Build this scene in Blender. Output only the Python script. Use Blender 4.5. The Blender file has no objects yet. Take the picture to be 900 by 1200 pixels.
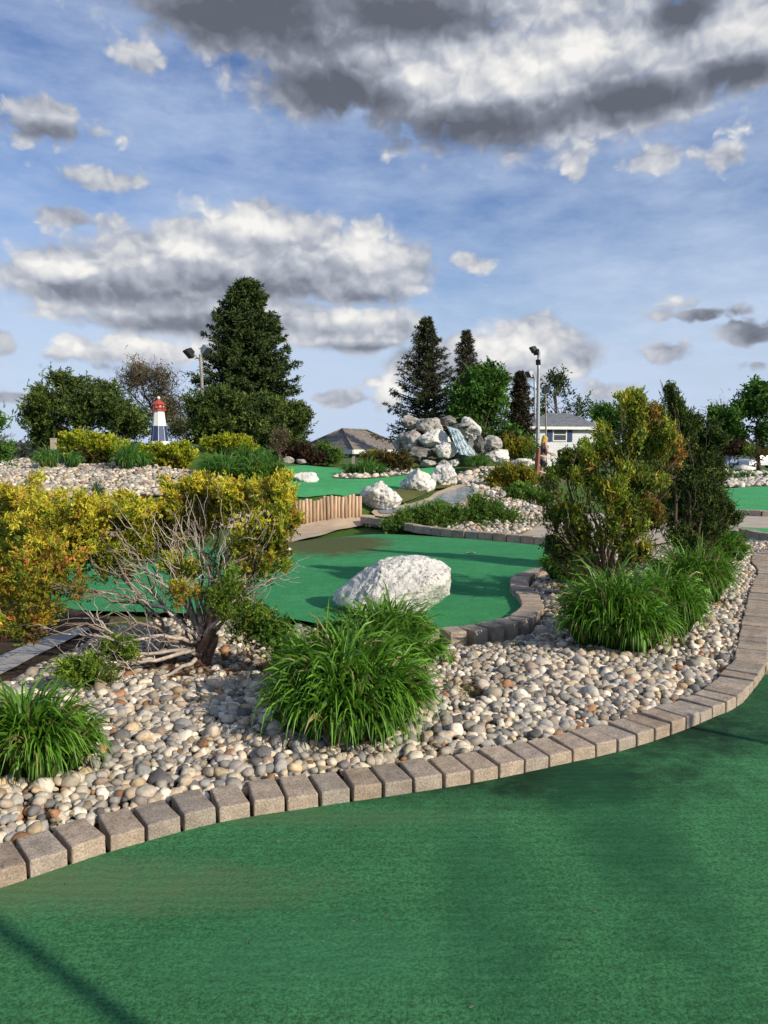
import bpy, bmesh, math, random
import numpy as np
from mathutils import Vector, geometry

rng = np.random.default_rng(7)
random.seed(7)
C = bpy.context.scene.collection
PI = math.pi
R = math.radians

# ------------------------------------------------------------------ camera model
CAM_H, F = 1.5, 900.0                     # eye height, focal length in photo pixels (900 x 1200)
PITCH = math.atan(70 / F)                 # tilted slightly down
cp, sp = math.cos(PITCH), math.sin(PITCH)

def ray(px, py):
    u, v = (px - 450) / F, (600 - py) / F
    return np.array([u, cp + v * sp, -sp + v * cp])

def P(px, py, D):                          # point at world depth D seen at a photo pixel
    d = ray(px, py)
    t = D / d[1]
    return np.array([d[0] * t, D, CAM_H + d[2] * t])

def G(px, py, z=0.0):                      # point on a level plane
    d = ray(px, py)
    t = (z - CAM_H) / d[2]
    return np.array([d[0] * t, d[1] * t, z])

# ------------------------------------------------------------------ terrain
ctl = []
for X in (-9, -6, -3, 0, 3, 6, 9, 14):
    for Y in (-8, -3, 0, 3, 6, 9, 11.5, 13):
        ctl.append((X, Y, 0.0))
for X in (4, 7, 11, 16, 22):
    for Y in (16, 20, 26, 33):
        ctl.append((X, Y, 0.0))
for a in [(345, 611, 16.5), (385, 609, 16.5), (428, 605, 16.7), (345, 582, 17.1), (385, 581, 17.15), (425, 579, 17.3), (300, 590, 17),
          (400, 565, 22), (400, 549, 29), (340, 547, 29), (350, 565, 22), (445, 566, 22), (480, 560, 24), (470, 548, 29),
          (500, 545, 30), (560, 546, 29), (600, 547, 29), (530, 560, 25), (545, 580, 21), (480, 598, 17), (600, 585, 20), (640, 600, 18),
          (640, 565, 25), (440, 590, 17.6), (560, 566, 24),
          (20, 583, 19), (100, 583, 19), (200, 583, 19), (30, 556, 22), (100, 548, 24), (200, 551, 23), (190, 519, 26.5), (100, 526, 26),
          (260, 548, 24), (300, 560, 22), (280, 524, 28), (-120, 575, 22), (-250, 570, 22), (-60, 555, 25),
          (100, 530, 36), (290, 540, 36), (200, 535, 36), (20, 548, 30), (-60, 552, 32),
          (495, 538, 36), (600, 536, 36), (540, 536, 36),
          (870, 557, 39), (930, 557, 39), (810, 559, 38)]:
    ctl.append(tuple(P(*a)))
for X in (-12, -3, 4):
    ctl.append((X, 44, -0.9)); ctl.append((X, 52, -0.9))
ctl += [(12, 55, 0.6), (18, 60, 0.5), (30, 60, 0.2), (-25, 55, -0.4), (-14, 17, 0.1), (-20, 25, 0.1), (-30, 10, 0), (30, 10, 0), (-30, 40, -.2)]
for a in range(0, 360, 20):
    for r_, z_ in ((110, -0.6), (300, -1.0)):
        ctl.append((r_ * math.cos(R(a)), r_ * math.sin(R(a)) + 10, z_))
ctl = np.array(ctl)
_d = np.linalg.norm(ctl[:, None, :2] - ctl[None, :, :2], axis=2)
_k = lambda r: np.sqrt(r * r + 0.3 ** 2)
_w = np.linalg.solve(_k(_d) + 1e-6 * np.eye(len(ctl)), ctl[:, 2])

def T(xy):
    xy = np.atleast_2d(np.asarray(xy, float))[:, :2]
    out = np.empty(len(xy))
    for i in range(0, len(xy), 20000):
        c = xy[i:i + 20000]
        out[i:i + 20000] = _k(np.linalg.norm(c[:, None, :] - ctl[None, :, :2], axis=2)) @ _w
    return out

def GT(px, py):                             # where a sight line meets the terrain
    d = ray(px, py)
    ts = np.geomspace(1.2, 200, 1400)
    pts = np.array([0, 0, CAM_H]) + ts[:, None] * d
    h = T(pts)
    idx = np.nonzero(pts[:, 2] <= h + 0.01)[0]
    i = idx[0] if len(idx) else len(ts) - 1
    p = pts[i].copy(); p[2] = h[i]
    return p

# ------------------------------------------------------------------ numpy noise
_perm = np.random.default_rng(3).random((32, 32, 32))
def vnoise(p):
    i = np.floor(p).astype(int); f = p - i
    f = f * f * (3 - 2 * f)
    i &= 31; j = (i + 1) & 31
    x0, y0, z0 = i.T; x1, y1, z1 = j.T
    fx, fy, fz = f.T
    a = _perm[x0, y0, z0] * (1 - fx) + _perm[x1, y0, z0] * fx
    b = _perm[x0, y1, z0] * (1 - fx) + _perm[x1, y1, z0] * fx
    c = _perm[x0, y0, z1] * (1 - fx) + _perm[x1, y0, z1] * fx
    d = _perm[x0, y1, z1] * (1 - fx) + _perm[x1, y1, z1] * fx
    return (a * (1 - fy) + b * fy) * (1 - fz) + (c * (1 - fy) + d * fy) * fz
def fbm(p, o=4, g=0.5):
    s = 0; a = 1; t = 0
    for k in range(o):
        s = s + a * vnoise(p * 2.03 ** k + 7.7 * k); t += a; a *= g
    return s / t
def unit(v):
    return v / np.maximum(np.linalg.norm(v, axis=-1, keepdims=True), 1e-9)
def inside(poly, pts):
    poly = np.asarray(poly)[:, :2]; x, y = pts[:, 0], pts[:, 1]
    c = np.zeros(len(pts), bool); n = len(poly)
    for i in range(n):
        x0, y0 = poly[i]; x1, y1 = poly[(i + 1) % n]
        if y0 == y1: continue
        m = (y0 > y) != (y1 > y)
        c ^= m & (x < (x1 - x0) * (y - y0) / (y1 - y0) + x0)
    return c
def edge_dist(poly, pts):
    poly = np.asarray(poly)[:, :2]; d = np.full(len(pts), 1e9)
    for i in range(len(poly)):
        a = poly[i]; b = poly[(i + 1) % len(poly)]; ab = b - a
        t = np.clip(((pts[:, :2] - a) @ ab) / max(ab @ ab, 1e-9), 0, 1)
        d = np.minimum(d, np.linalg.norm(pts[:, :2] - a - t[:, None] * ab, axis=1))
    return d
def spline(pts, step):                      # Catmull-Rom, resampled at equal steps
    pts = np.asarray(pts, float)
    q = np.vstack([2 * pts[0] - pts[1], pts, 2 * pts[-1] - pts[-2]])
    out = []
    for i in range(1, len(q) - 2):
        t = np.linspace(0, 1, 24, endpoint=False)[:, None]
        p0, p1, p2, p3 = q[i - 1:i + 3]
        out.append(.5 * (2 * p1 + (p2 - p0) * t + (2 * p0 - 5 * p1 + 4 * p2 - p3) * t * t + (3 * p1 - p0 - 3 * p2 + p3) * t ** 3))
    out = np.vstack(out + [pts[-1:]])
    s = np.concatenate([[0], np.cumsum(np.linalg.norm(np.diff(out, axis=0), axis=1))])
    ss = np.arange(0, s[-1], step)
    return np.stack([np.interp(ss, s, out[:, k]) for k in range(out.shape[1])], 1)

# ------------------------------------------------------------------ mesh building
class MB:
    def __init__(s): s.v = []; s.q = []; s.t = []; s.c = []; s.n = 0
    def add(s, V, quads=None, tris=None, col=None):
        V = np.asarray(V, float); s.v.append(V)
        if quads is not None and len(quads): s.q.append(np.asarray(quads) + s.n)
        if tris is not None and len(tris): s.t.append(np.asarray(tris) + s.n)
        col = np.asarray((.5, .5, .5) if col is None else col, float)
        s.c.append(np.broadcast_to(col, (len(V), 3)))
        s.n += len(V)
    def mesh(s, name, smooth=True):
        V = np.vstack(s.v)
        q = np.vstack(s.q) if s.q else np.zeros((0, 4), int)
        t = np.vstack(s.t) if s.t else np.zeros((0, 3), int)
        me = bpy.data.meshes.new(name)
        me.vertices.add(len(V)); me.vertices.foreach_set('co', V.astype(np.float32).ravel())
        loops = np.concatenate([q.ravel(), t.ravel()]).astype(np.int32)
        me.loops.add(len(loops)); me.loops.foreach_set('vertex_index', loops)
        starts = np.concatenate([np.arange(len(q)) * 4, len(q) * 4 + np.arange(len(t)) * 3]).astype(np.int32)
        me.polygons.add(len(starts)); me.polygons.foreach_set('loop_start', starts)
        me.polygons.foreach_set('use_smooth', np.full(len(starts), smooth))
        at = me.attributes.new('tint', 'FLOAT_COLOR', 'POINT')
        c = np.ones((len(V), 4), np.float32); c[:, :3] = np.vstack(s.c)
        at.data.foreach_set('color', c.ravel())
        me.update(calc_edges=True)
        return me
    def obj(s, name, mat, parent=None, loc=(0, 0, 0), smooth=True, shift=None):
        if shift is not None: s.v = [v - np.asarray(shift) for v in s.v]
        o = bpy.data.objects.new(name, s.mesh(name, smooth))
        o.data.materials.append(mat); C.objects.link(o)
        o.location = loc
        if parent: o.parent = parent
        return o
    def tube(s, pts, r, sides=6, col=None, cap=True):
        pts = np.asarray(pts, float); k = len(pts)
        r = np.broadcast_to(np.asarray(r, float), (k,))
        tg = unit(np.gradient(pts, axis=0))
        ref = np.array([0, 0, 1.]) if abs(tg[:, 2]).mean() < .8 else np.array([1., 0, 0])
        a = unit(np.cross(tg, ref)); b = np.cross(tg, a)
        ang = np.arange(sides) * 2 * PI / sides
        V = pts[:, None] + r[:, None, None] * (np.cos(ang)[None, :, None] * a[:, None] + np.sin(ang)[None, :, None] * b[:, None])
        V = V.reshape(-1, 3)
        i = np.arange(k - 1)[:, None] * sides; j = np.arange(sides)[None]
        j2 = (j + 1) % sides
        q = np.stack([i + j, i + j2, i + sides + j2, i + sides + j], -1).reshape(-1, 4)
        t = []
        if cap:
            for m in range(1, sides - 1):
                t.append((0, m + 1, m)); o = (k - 1) * sides; t.append((o, o + m, o + m + 1))
        s.add(V, q, t, col)
    def box(s, cx, cy, cz, sx, sy, sz, rz=0, col=None, M=None):
        V = np.array([(x, y, z) for z in (-.5, .5) for y in (-.5, .5) for x in (-.5, .5)]) * (sx, sy, sz)
        if M is not None: V = V @ np.asarray(M).T
        c_, s_ = math.cos(rz), math.sin(rz)
        V = np.stack([V[:, 0] * c_ - V[:, 1] * s_, V[:, 0] * s_ + V[:, 1] * c_, V[:, 2]], 1) + (cx, cy, cz)
        s.add(V, [(0, 2, 3, 1), (4, 5, 7, 6), (0, 1, 5, 4), (2, 6, 7, 3), (0, 4, 6, 2), (1, 3, 7, 5)], None, col)
    def leaves(s, pos, d, L, W, cb, ct, up=None, bend=0.0):
        n = len(pos)
        if n == 0: return
        d = unit(d); rnd = rng.normal(size=(n, 3)) if up is None else up + .5 * rng.normal(size=(n, 3))
        side = unit(np.cross(d, rnd)); nor = np.cross(side, d)
        L = np.broadcast_to(L, (n,))[:, None]; W = np.broadcast_to(W, (n,))[:, None]
        m = pos + d * L * .5
        V = np.stack([pos, m + side * W * .5, pos + d * L - nor * L * bend, m - side * W * .5], 1).reshape(-1, 3)
        cb = np.broadcast_to(cb, (n, 3)); ct = np.broadcast_to(ct, (n, 3)); cm = (cb + ct) / 2
        s.add(V, np.arange(4 * n).reshape(-1, 4), None, np.stack([cb, cm, ct, cm], 1).reshape(-1, 3))

def ico(sub):
    bm = bmesh.new(); bmesh.ops.create_icosphere(bm, subdivisions=sub, radius=1)
    V = np.array([v.co[:] for v in bm.verts]); Tt = np.array([[v.index for v in f.verts] for f in bm.faces]); bm.free()
    return V, Tt
ICO = {k: ico(k) for k in (1, 2, 3, 4, 5, 6)}

def tag(o, label=None, cat=None, group=None, kind=None):
    if label: o['label'] = label
    if cat: o['category'] = cat
    if group: o['group'] = group
    if kind: o['kind'] = kind
    return o
def thing(name, label, cat, loc=(0, 0, 0), rz=0, group=None):
    o = bpy.data.objects.new(name, None); C.objects.link(o); o.empty_display_size = .1
    o.location = loc; o.rotation_euler = (0, 0, rz)
    return tag(o, label, cat, group)
def copy_tree(o, parent=None):
    c = o.copy(); C.objects.link(c)
    if parent: c.parent = parent
    for ch in list(o.children): copy_tree(ch, c)
    return c

# ------------------------------------------------------------------ materials
def newmat(name):
    m = bpy.data.materials.new(name); m.use_nodes = True
    nt = m.node_tree; nt.nodes.clear()
    return m, nt
def N(nt, t, **k):
    n = nt.nodes.new(t)
    for a, b in k.items(): setattr(n, a, b)
    return n
def L(nt, a, b): nt.links.new(a, b)
def noise(nt, scale, detail=4, rough=.55, vec=None, dist=0):
    n = N(nt, 'ShaderNodeTexNoise'); n.inputs['Scale'].default_value = scale; n.inputs['Detail'].default_value = detail
    n.inputs['Roughness'].default_value = rough; n.inputs['Distortion'].default_value = dist
    if vec is not None: L(nt, vec, n.inputs['Vector'])
    return n.outputs['Fac']
def ramp(nt, fac, stops):
    n = N(nt, 'ShaderNodeValToRGB'); e = n.color_ramp.elements
    while len(e) < len(stops): e.new(.5)
    for k, (p, c) in enumerate(stops):
        e[k].position = p; e[k].color = (*c, 1) if not isinstance(c, (int, float)) else (c, c, c, 1)
    L(nt, fac, n.inputs['Fac']); return n.outputs['Color']
def mix(nt, fac, a, b, mode='MIX'):
    n = N(nt, 'ShaderNodeMix', data_type='RGBA', blend_type=mode)
    for v, i in ((fac, 0), (a, 6), (b, 7)):
        if hasattr(v, 'is_linked'): L(nt, v, n.inputs[i])
        else: n.inputs[i].default_value = v if i == 0 else (*v, 1)
    return n.outputs[2]
def math_(nt, op, a, b=None, c=None, clamp=False):
    n = N(nt, 'ShaderNodeMath', operation=op, use_clamp=clamp)
    for i, v in enumerate((a, b, c)):
        if v is None: continue
        if hasattr(v, 'is_linked'): L(nt, v, n.inputs[i])
        else: n.inputs[i].default_value = v
    return n.outputs[0]
def coords(nt, which='Object'):
    return N(nt, 'ShaderNodeTexCoord').outputs[which]
def finish(nt, color, rough=.8, bump=None, bstr=.3, bdist=.01, spec=.3, transl=0, metallic=0):
    out = N(nt, 'ShaderNodeOutputMaterial'); b = N(nt, 'ShaderNodeBsdfPrincipled')
    if hasattr(color, 'is_linked'): L(nt, color, b.inputs['Base Color'])
    else: b.inputs['Base Color'].default_value = (*color, 1)
    if hasattr(rough, 'is_linked'): L(nt, rough, b.inputs['Roughness'])
    else: b.inputs['Roughness'].default_value = rough
    b.inputs['Specular IOR Level'].default_value = spec; b.inputs['Metallic'].default_value = metallic
    if bump is not None:
        bp = N(nt, 'ShaderNodeBump'); bp.inputs['Strength'].default_value = bstr; bp.inputs['Distance'].default_value = bdist
        L(nt, bump, bp.inputs['Height']); L(nt, bp.outputs[0], b.inputs['Normal'])
    sh = b.outputs[0]
    if transl:
        tr = N(nt, 'ShaderNodeBsdfTranslucent'); ms = N(nt, 'ShaderNodeMixShader'); ms.inputs[0].default_value = transl
        if hasattr(color, 'is_linked'): L(nt, color, tr.inputs[0])
        else: tr.inputs[0].default_value = (*color, 1)
        L(nt, sh, ms.inputs[1]); L(nt, tr.outputs[0], ms.inputs[2]); sh = ms.outputs[0]
    L(nt, sh, out.inputs[0])
def tint(nt):
    return N(nt, 'ShaderNodeAttribute', attribute_name='tint').outputs['Color']

def leafmat(name, rough=.55, transl=.3, spec=.25, vary=.35):
    m, nt = newmat(name)
    f = noise(nt, 9, 3, .6, coords(nt, 'Object'))
    v = ramp(nt, f, [(.3, 1 - vary), (.7, 1 + vary * .6)])
    finish(nt, mix(nt, 1.0, tint(nt), v, 'MULTIPLY'), rough, spec=spec, transl=transl); return m
def plain(name, col, rough=.7, var=.2, scale=8, bstr=.15, metallic=0, spec=.3):
    m, nt = newmat(name); co = coords(nt)
    f = noise(nt, scale, 6, .6, co)
    c = mix(nt, 1.0, col, ramp(nt, f, [(.25, 1 - var), (.75, 1 + var)]), 'MULTIPLY')
    finish(nt, c, rough, noise(nt, scale * 6, 4, .6, co), bstr, .01, spec, metallic=metallic); return m

M = {}
M['leaf'] = leafmat('leaf'); M['blade'] = leafmat('grass_blade', .42, .28, .4, .25); M['needle'] = leafmat('needle', .6, .12, .2, .4)

def barkmat():
    m, nt = newmat('bark'); co = coords(nt)
    f = noise(nt, 40, 5, .65, co); g = noise(nt, 7, 3, .5, co)
    c = mix(nt, 1.0, tint(nt), ramp(nt, f, [(.3, .55), (.7, 1.35)]), 'MULTIPLY')
    c = mix(nt, 1.0, c, ramp(nt, g, [(.3, .75), (.7, 1.2)]), 'MULTIPLY')
    finish(nt, c, .9, f, .6, .01, .15); return m
M['bark'] = barkmat()

def carpetmat(name, a, b, dirt=None, ribs=False, stains=()):
    m, nt = newmat(name); co = coords(nt)
    big = noise(nt, .9, 4, .55, co); mid = noise(nt, 6, 5, .65, co); fine = noise(nt, 92, 4, .8, co); fine2 = noise(nt, 420, 2, .6, co)
    c = mix(nt, ramp(nt, big, [(.32, 0.), (.68, 1.)]), a, b)
    c = mix(nt, 1.0, c, ramp(nt, mid, [(.25, .86), (.75, 1.12)]), 'MULTIPLY')
    c = mix(nt, 1.0, c, ramp(nt, fine, [(.37, .52), (.5, 1.), (.64, 1.48)]), 'MULTIPLY')
    sepx = N(nt, 'ShaderNodeSeparateXYZ'); L(nt, co, sepx.inputs[0])
    for (x, y, rx, ry, col, amt) in stains:
        qx = math_(nt, 'DIVIDE', math_(nt, 'SUBTRACT', sepx.outputs[0], x), rx)
        qy = math_(nt, 'DIVIDE', math_(nt, 'SUBTRACT', sepx.outputs[1], y), ry)
        q = math_(nt, 'ADD', math_(nt, 'MULTIPLY', qx, qx), math_(nt, 'MULTIPLY', qy, qy))
        q = math_(nt, 'ADD', q, math_(nt, 'MULTIPLY', math_(nt, 'SUBTRACT', mid, .5), 1.6))
        fac = math_(nt, 'MULTIPLY', math_(nt, 'SUBTRACT', 1.0, q, clamp=True), amt, clamp=True)
        c = mix(nt, fac, c, col)
    h = math_(nt, 'ADD', fine, math_(nt, 'MULTIPLY', fine2, .5))
    if ribs:
        w = N(nt, 'ShaderNodeTexWave', wave_type='BANDS', bands_direction='Y'); w.inputs['Scale'].default_value = 6.5
        w.inputs['Distortion'].default_value = 5; w.inputs['Detail'].default_value = 3; w.inputs['Detail Scale'].default_value = 1.4
        L(nt, co, w.inputs['Vector'])
        c = mix(nt, 1.0, c, ramp(nt, w.outputs['Fac'], [(.2, .97), (.8, 1.03)]), 'MULTIPLY')
        h = math_(nt, 'ADD', h, math_(nt, 'MULTIPLY', w.outputs['Fac'], .25))
    finish(nt, c, .95, h, 1.0, .008, .1); return m

def stonemat(name, lo, hi, pit=(.10, .095, .09), pits=.5, scale=1.0, bstr=.8):
    m, nt = newmat(name); co = coords(nt)
    f = noise(nt, 3 * scale, 7, .62, co); p = noise(nt, 16 * scale, 6, .72, co); r = noise(nt, 55 * scale, 4, .6, co)
    v = N(nt, 'ShaderNodeTexVoronoi'); v.inputs['Scale'].default_value = 22 * scale; L(nt, co, v.inputs['Vector'])
    c = ramp(nt, f, [(.3, lo), (.62, hi)])
    pm = math_(nt, 'MULTIPLY', ramp(nt, p, [(.36, 1.), (.46, 0.)]), pits, clamp=True)
    c = mix(nt, pm, c, pit)
    c = mix(nt, 1.0, c, ramp(nt, r, [(.3, .8), (.7, 1.12)]), 'MULTIPLY')
    h = math_(nt, 'ADD', math_(nt, 'MULTIPLY', p, 1.4), math_(nt, 'ADD', math_(nt, 'MULTIPLY', v.outputs['Distance'], .35), math_(nt, 'MULTIPLY', r, .3)))
    finish(nt, c, .92, h, bstr, .03, .15); return m
M['limestone'] = stonemat('limestone', (.62, .59, .53), (.86, .84, .78), pits=1.0, scale=1.5, bstr=.8)
M['far_limestone'] = stonemat('far_limestone', (.58, .55, .49), (.85, .82, .76), pits=.9, scale=.6, bstr=1.0)
M['grey_rock'] = stonemat('grey_rock', (.13, .125, .12), (.62, .58, .52), pits=.9, scale=.6)
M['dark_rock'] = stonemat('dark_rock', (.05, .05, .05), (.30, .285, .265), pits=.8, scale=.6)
M['concrete'] = plain('concrete', (.44, .37, .29), .9, .22, 3, .2)
M['tan_concrete'] = plain('tan_concrete', (.46, .36, .25), .9, .3, 2, .2)
M['grey_concrete'] = plain('grey_concrete', (.34, .33, .32), .9, .18, 3, .2)

def brickmat():
    m, nt = newmat('kerb_block'); co = coords(nt); oi = N(nt, 'ShaderNodeObjectInfo').outputs['Random']
    base = ramp(nt, oi, [(0., (.33, .255, .19)), (.35, (.41, .325, .245)), (.6, (.35, .295, .24)), (.8, (.30, .25, .20)), (1., (.44, .345, .26))])
    ad = N(nt, 'ShaderNodeVectorMath', operation='ADD'); L(nt, co, ad.inputs[0])
    cb = N(nt, 'ShaderNodeCombineXYZ'); L(nt, math_(nt, 'MULTIPLY', oi, 37.), cb.inputs[0]); L(nt, cb.outputs[0], ad.inputs[1])
    v = ad.outputs[0]
    f = noise(nt, 120, 4, .75, v); g = noise(nt, 14, 5, .6, v)
    c = mix(nt, 1.0, base, ramp(nt, f, [(.30, .45), (.5, 1.05), (.70, 1.6)]), 'MULTIPLY')
    c = mix(nt, 1.0, c, ramp(nt, g, [(.3, .72), (.65, 1.15)]), 'MULTIPLY')
    finish(nt, c, .93, math_(nt, 'ADD', f, math_(nt, 'MULTIPLY', g, .6)), .7, .006, .15); return m
M['kerb'] = brickmat()

def pebblemat():
    m, nt = newmat('river_pebble'); co = coords(nt)
    f = noise(nt, 60, 5, .65, co); g = noise(nt, 260, 3, .6, co)
    c = mix(nt, 1.0, tint(nt), ramp(nt, f, [(.28, .68), (.5, 1.), (.75, 1.22)]), 'MULTIPLY')
    c = mix(nt, 1.0, c, ramp(nt, g, [(.3, .86), (.7, 1.1)]), 'MULTIPLY')
    finish(nt, c, .72, f, .25, .004, .3); return m
M['pebble'] = pebblemat()

def soilmat():
    m, nt = newmat('soil'); co = coords(nt)
    f = noise(nt, 30, 6, .7, co); g = noise(nt, 3, 4, .6, co)
    c = ramp(nt, f, [(.3, (.022, .016, .011)), (.6, (.075, .052, .035)), (.8, (.15, .11, .08))])
    finish(nt, mix(nt, 1.0, c, ramp(nt, g, [(.3, .7), (.7, 1.3)]), 'MULTIPLY'), .95, f, .8, .02, .1); return m
M['soil'] = soilmat()

def groundmat():
    m, nt = newmat('ground'); co = coords(nt)
    f = noise(nt, 22, 6, .7, co); g = noise(nt, .35, 5, .6, co); h = noise(nt, 2.2, 5, .65, co)
    grass = ramp(nt, f, [(.3, (.035, .075, .012)), (.6, (.085, .16, .03)), (.8, (.17, .22, .06))])
    dry = ramp(nt, f, [(.3, (.06, .05, .03)), (.7, (.23, .18, .11))])
    c = mix(nt, ramp(nt, math_(nt, 'ADD', math_(nt, 'MULTIPLY', g, .4), math_(nt, 'MULTIPLY', h, .6)), [(.48, 0.), (.62, 1.)]), grass, dry)
    finish(nt, c, .95, f, .7, .04, .1); return m
M['ground'] = groundmat()

# ------------------------------------------------------------------ light and sky
SUN_EL = R(27); SUN_AZ = math.atan2(.80, -.60)           # compass angle from +Y towards +X: right and behind the camera
sd = Vector((math.sin(SUN_AZ) * math.cos(SUN_EL), math.cos(SUN_AZ) * math.cos(SUN_EL), math.sin(SUN_EL)))
sun = bpy.data.lights.new('sun', 'SUN'); sun.energy = 4.9; sun.angle = R(.53); sun.color = (1, .90, .74)
so = bpy.data.objects.new('sun', sun); C.objects.link(so); so.rotation_euler = sd.to_track_quat('Z', 'Y').to_euler(); so.location = sd * 40

def build_world():
    w = bpy.data.worlds.new('World'); bpy.context.scene.world = w; w.use_nodes = True
    nt = w.node_tree; nt.nodes.clear()
    out = N(nt, 'ShaderNodeOutputWorld')
    sky = N(nt, 'ShaderNodeTexSky', sky_type='NISHITA', sun_disc=False, sun_elevation=SUN_EL, sun_rotation=SUN_AZ)
    sky.air_density = 1.0; sky.dust_density = .6; sky.ozone_density = 2.2
    bg = N(nt, 'ShaderNodeBackground'); bg.inputs[1].default_value = .125
    hs = N(nt, 'ShaderNodeHueSaturation'); hs.inputs['Saturation'].default_value = 1.2; hs.inputs['Hue'].default_value = .514; L(nt, sky.outputs[0], hs.inputs['Color']); L(nt, hs.outputs[0], bg.inputs[0])
    d = coords(nt, 'Generated')
    s = N(nt, 'ShaderNodeSeparateXYZ'); L(nt, d, s.inputs[0])
    az = math_(nt, 'ARCTAN2', s.outputs[0], s.outputs[1]); el = math_(nt, 'ARCSINE', s.outputs[2])
    comb = N(nt, 'ShaderNodeCombineXYZ'); L(nt, az, comb.inputs[0]); L(nt, el, comb.inputs[1])
    pv = comb.outputs[0]
    def ae(px, py):
        r = unit(ray(px, py)); return math.atan2(r[0], r[1]), math.asin(r[2])
    def nz(scale, detail, rough, off=(0, 0, 0), st=(1, 1.35, 1), dist=0.):
        mp = N(nt, 'ShaderNodeVectorMath', operation='MULTIPLY_ADD'); L(nt, pv, mp.inputs[0])
        mp.inputs[1].default_value = st; mp.inputs[2].default_value = off
        return noise(nt, scale, detail, rough, mp.outputs[0], dist)
    n1 = nz(10, 5, .48); n2 = nz(10, 5, .48, (-.012, -.026, 0)); 
    wv = N(nt, 'ShaderNodeTexNoise'); wv.inputs['Scale'].default_value = 30; wv.inputs['Detail'].default_value = 4; L(nt, pv, wv.inputs['Vector'])
    wm = N(nt, 'ShaderNodeVectorMath', operation='MULTIPLY_ADD'); L(nt, wv.outputs['Color'], wm.inputs[0]); wm.inputs[1].default_value = (.035, .035, .035); L(nt, pv, wm.inputs[2])
    def billow(off):
        r = None
        for sc_, k in ((17, .55), (38, .30), (85, .15)):
            mp = N(nt, 'ShaderNodeVectorMath', operation='MULTIPLY_ADD'); L(nt, wm.outputs[0], mp.inputs[0]); mp.inputs[1].default_value = (1, 1.3, 1); mp.inputs[2].default_value = off
            v = N(nt, 'ShaderNodeTexVoronoi', feature='SMOOTH_F1', voronoi_dimensions='2D'); v.inputs['Scale'].default_value = sc_; v.inputs['Smoothness'].default_value = .35; L(nt, mp.outputs[0], v.inputs['Vector'])
            x = math_(nt, 'MULTIPLY', v.outputs['Distance'], k); r = x if r is None else math_(nt, 'ADD', r, x)
        return math_(nt, 'SUBTRACT', .92, math_(nt, 'MULTIPLY', r, 1.1))
    nb = billow((0, 0, 0)); nb2 = billow((-.006, -.012, 0)); nl = nz(4.5, 3, .5, (7, 2, 0))
    def field(blobs, sm=.25):
        acc = None
        for (px, py, rx, ry) in blobs:
            a, e = ae(px, py); a1, _ = ae(px + rx, py); _, e1 = ae(px, py - ry)
            sx, sy = 1 / abs(a1 - a), 1 / abs(e1 - e)
            m = N(nt, 'ShaderNodeVectorMath', operation='MULTIPLY_ADD'); L(nt, pv, m.inputs[0])
            m.inputs[1].default_value = (sx, sy, 0); m.inputs[2].default_value = (-a * sx, -e * sy, 0)
            q = N(nt, 'ShaderNodeVectorMath', operation='LENGTH'); L(nt, m.outputs[0], q.inputs[0])
            acc = q.outputs['Value'] if acc is None else math_(nt, 'SMOOTH_MIN', acc, q.outputs['Value'], sm)
        return math_(nt, 'SUBTRACT', 1.0, acc)
    def c5(n, k): return math_(nt, 'MULTIPLY', math_(nt, 'SUBTRACT', n, .5), k)
    def add(*v):
        r = v[0]
        for x in v[1:]: r = math_(nt, 'ADD', r, x)
        return r
    big = [(330, 10, 150, 70), (480, 70, 200, 80), (620, 100, 190, 76), (720, 125, 115, 30), (850, 35, 140, 66), (560, -40, 460, 80), (240, 5, 90, 30),
           (70, 325, 64, 28), (190, 316, 120, 42), (300, 298, 110, 52), (420, 315, 76, 44), (150, 352, 90, 16), (260, 374, 170, 24), (410, 385, 80, 26),
           (600, 420, 95, 26), (625, 404, 60, 30), (550, 412, 44, 22), (500, 425, 45, 22)]
    small = [(10, 406, 32, 20), (80, 410, 52, 22), (170, 410, 78, 23), (455, 460, 26, 28), (705, 462, 34, 18), (820, 366, 60, 9), (800, 355, 28, 14), (882, 392, 42, 18), (890, 427, 30, 11),
             (850, 173, 44, 24), (765, 186, 32, 19), (676, 197, 16, 18), (50, 140, 80, 30), (545, 307, 26, 16), (170, 68, 44, 18), (410, 467, 50, 11), (775, 413, 42, 13),
             (95, 258, 44, 16), (120, 213, 70, 18), (680, 48, 34, 20), (30, 466, 100, 9)]
    fb = add(field(big), c5(n1, 1.0), c5(nb, .9), .36)
    fs = add(math_(nt, 'MULTIPLY', field(small), .8), c5(n1, 1.0), c5(nb, 1.5), .10)
    dens = math_(nt, 'SMOOTH_MAX', fb, fs, .1)
    mask = N(nt, 'ShaderNodeMapRange', interpolation_type='SMOOTHSTEP'); L(nt, dens, mask.inputs[0])
    mask.inputs[1].default_value = -.05; mask.inputs[2].default_value = .42
    dark = field([(300, 20, 170, 70), (400, 110, 130, 55), (560, 150, 200, 40), (740, 118, 120, 30), (470, 20, 170, 40), (250, 20, 100, 50), (860, 90, 110, 28), (800, 20, 50, 40)], .4)
    dark2 = field([(150, 345, 120, 22), (300, 338, 170, 24), (240, 384, 170, 18), (420, 350, 80, 13), (560, 446, 120, 12), (840, 374, 90, 13), (885, 395, 60, 26), (60, 155, 80, 18), (420, 408, 90, 9), (110, 432, 160, 8)], .4)
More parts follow.
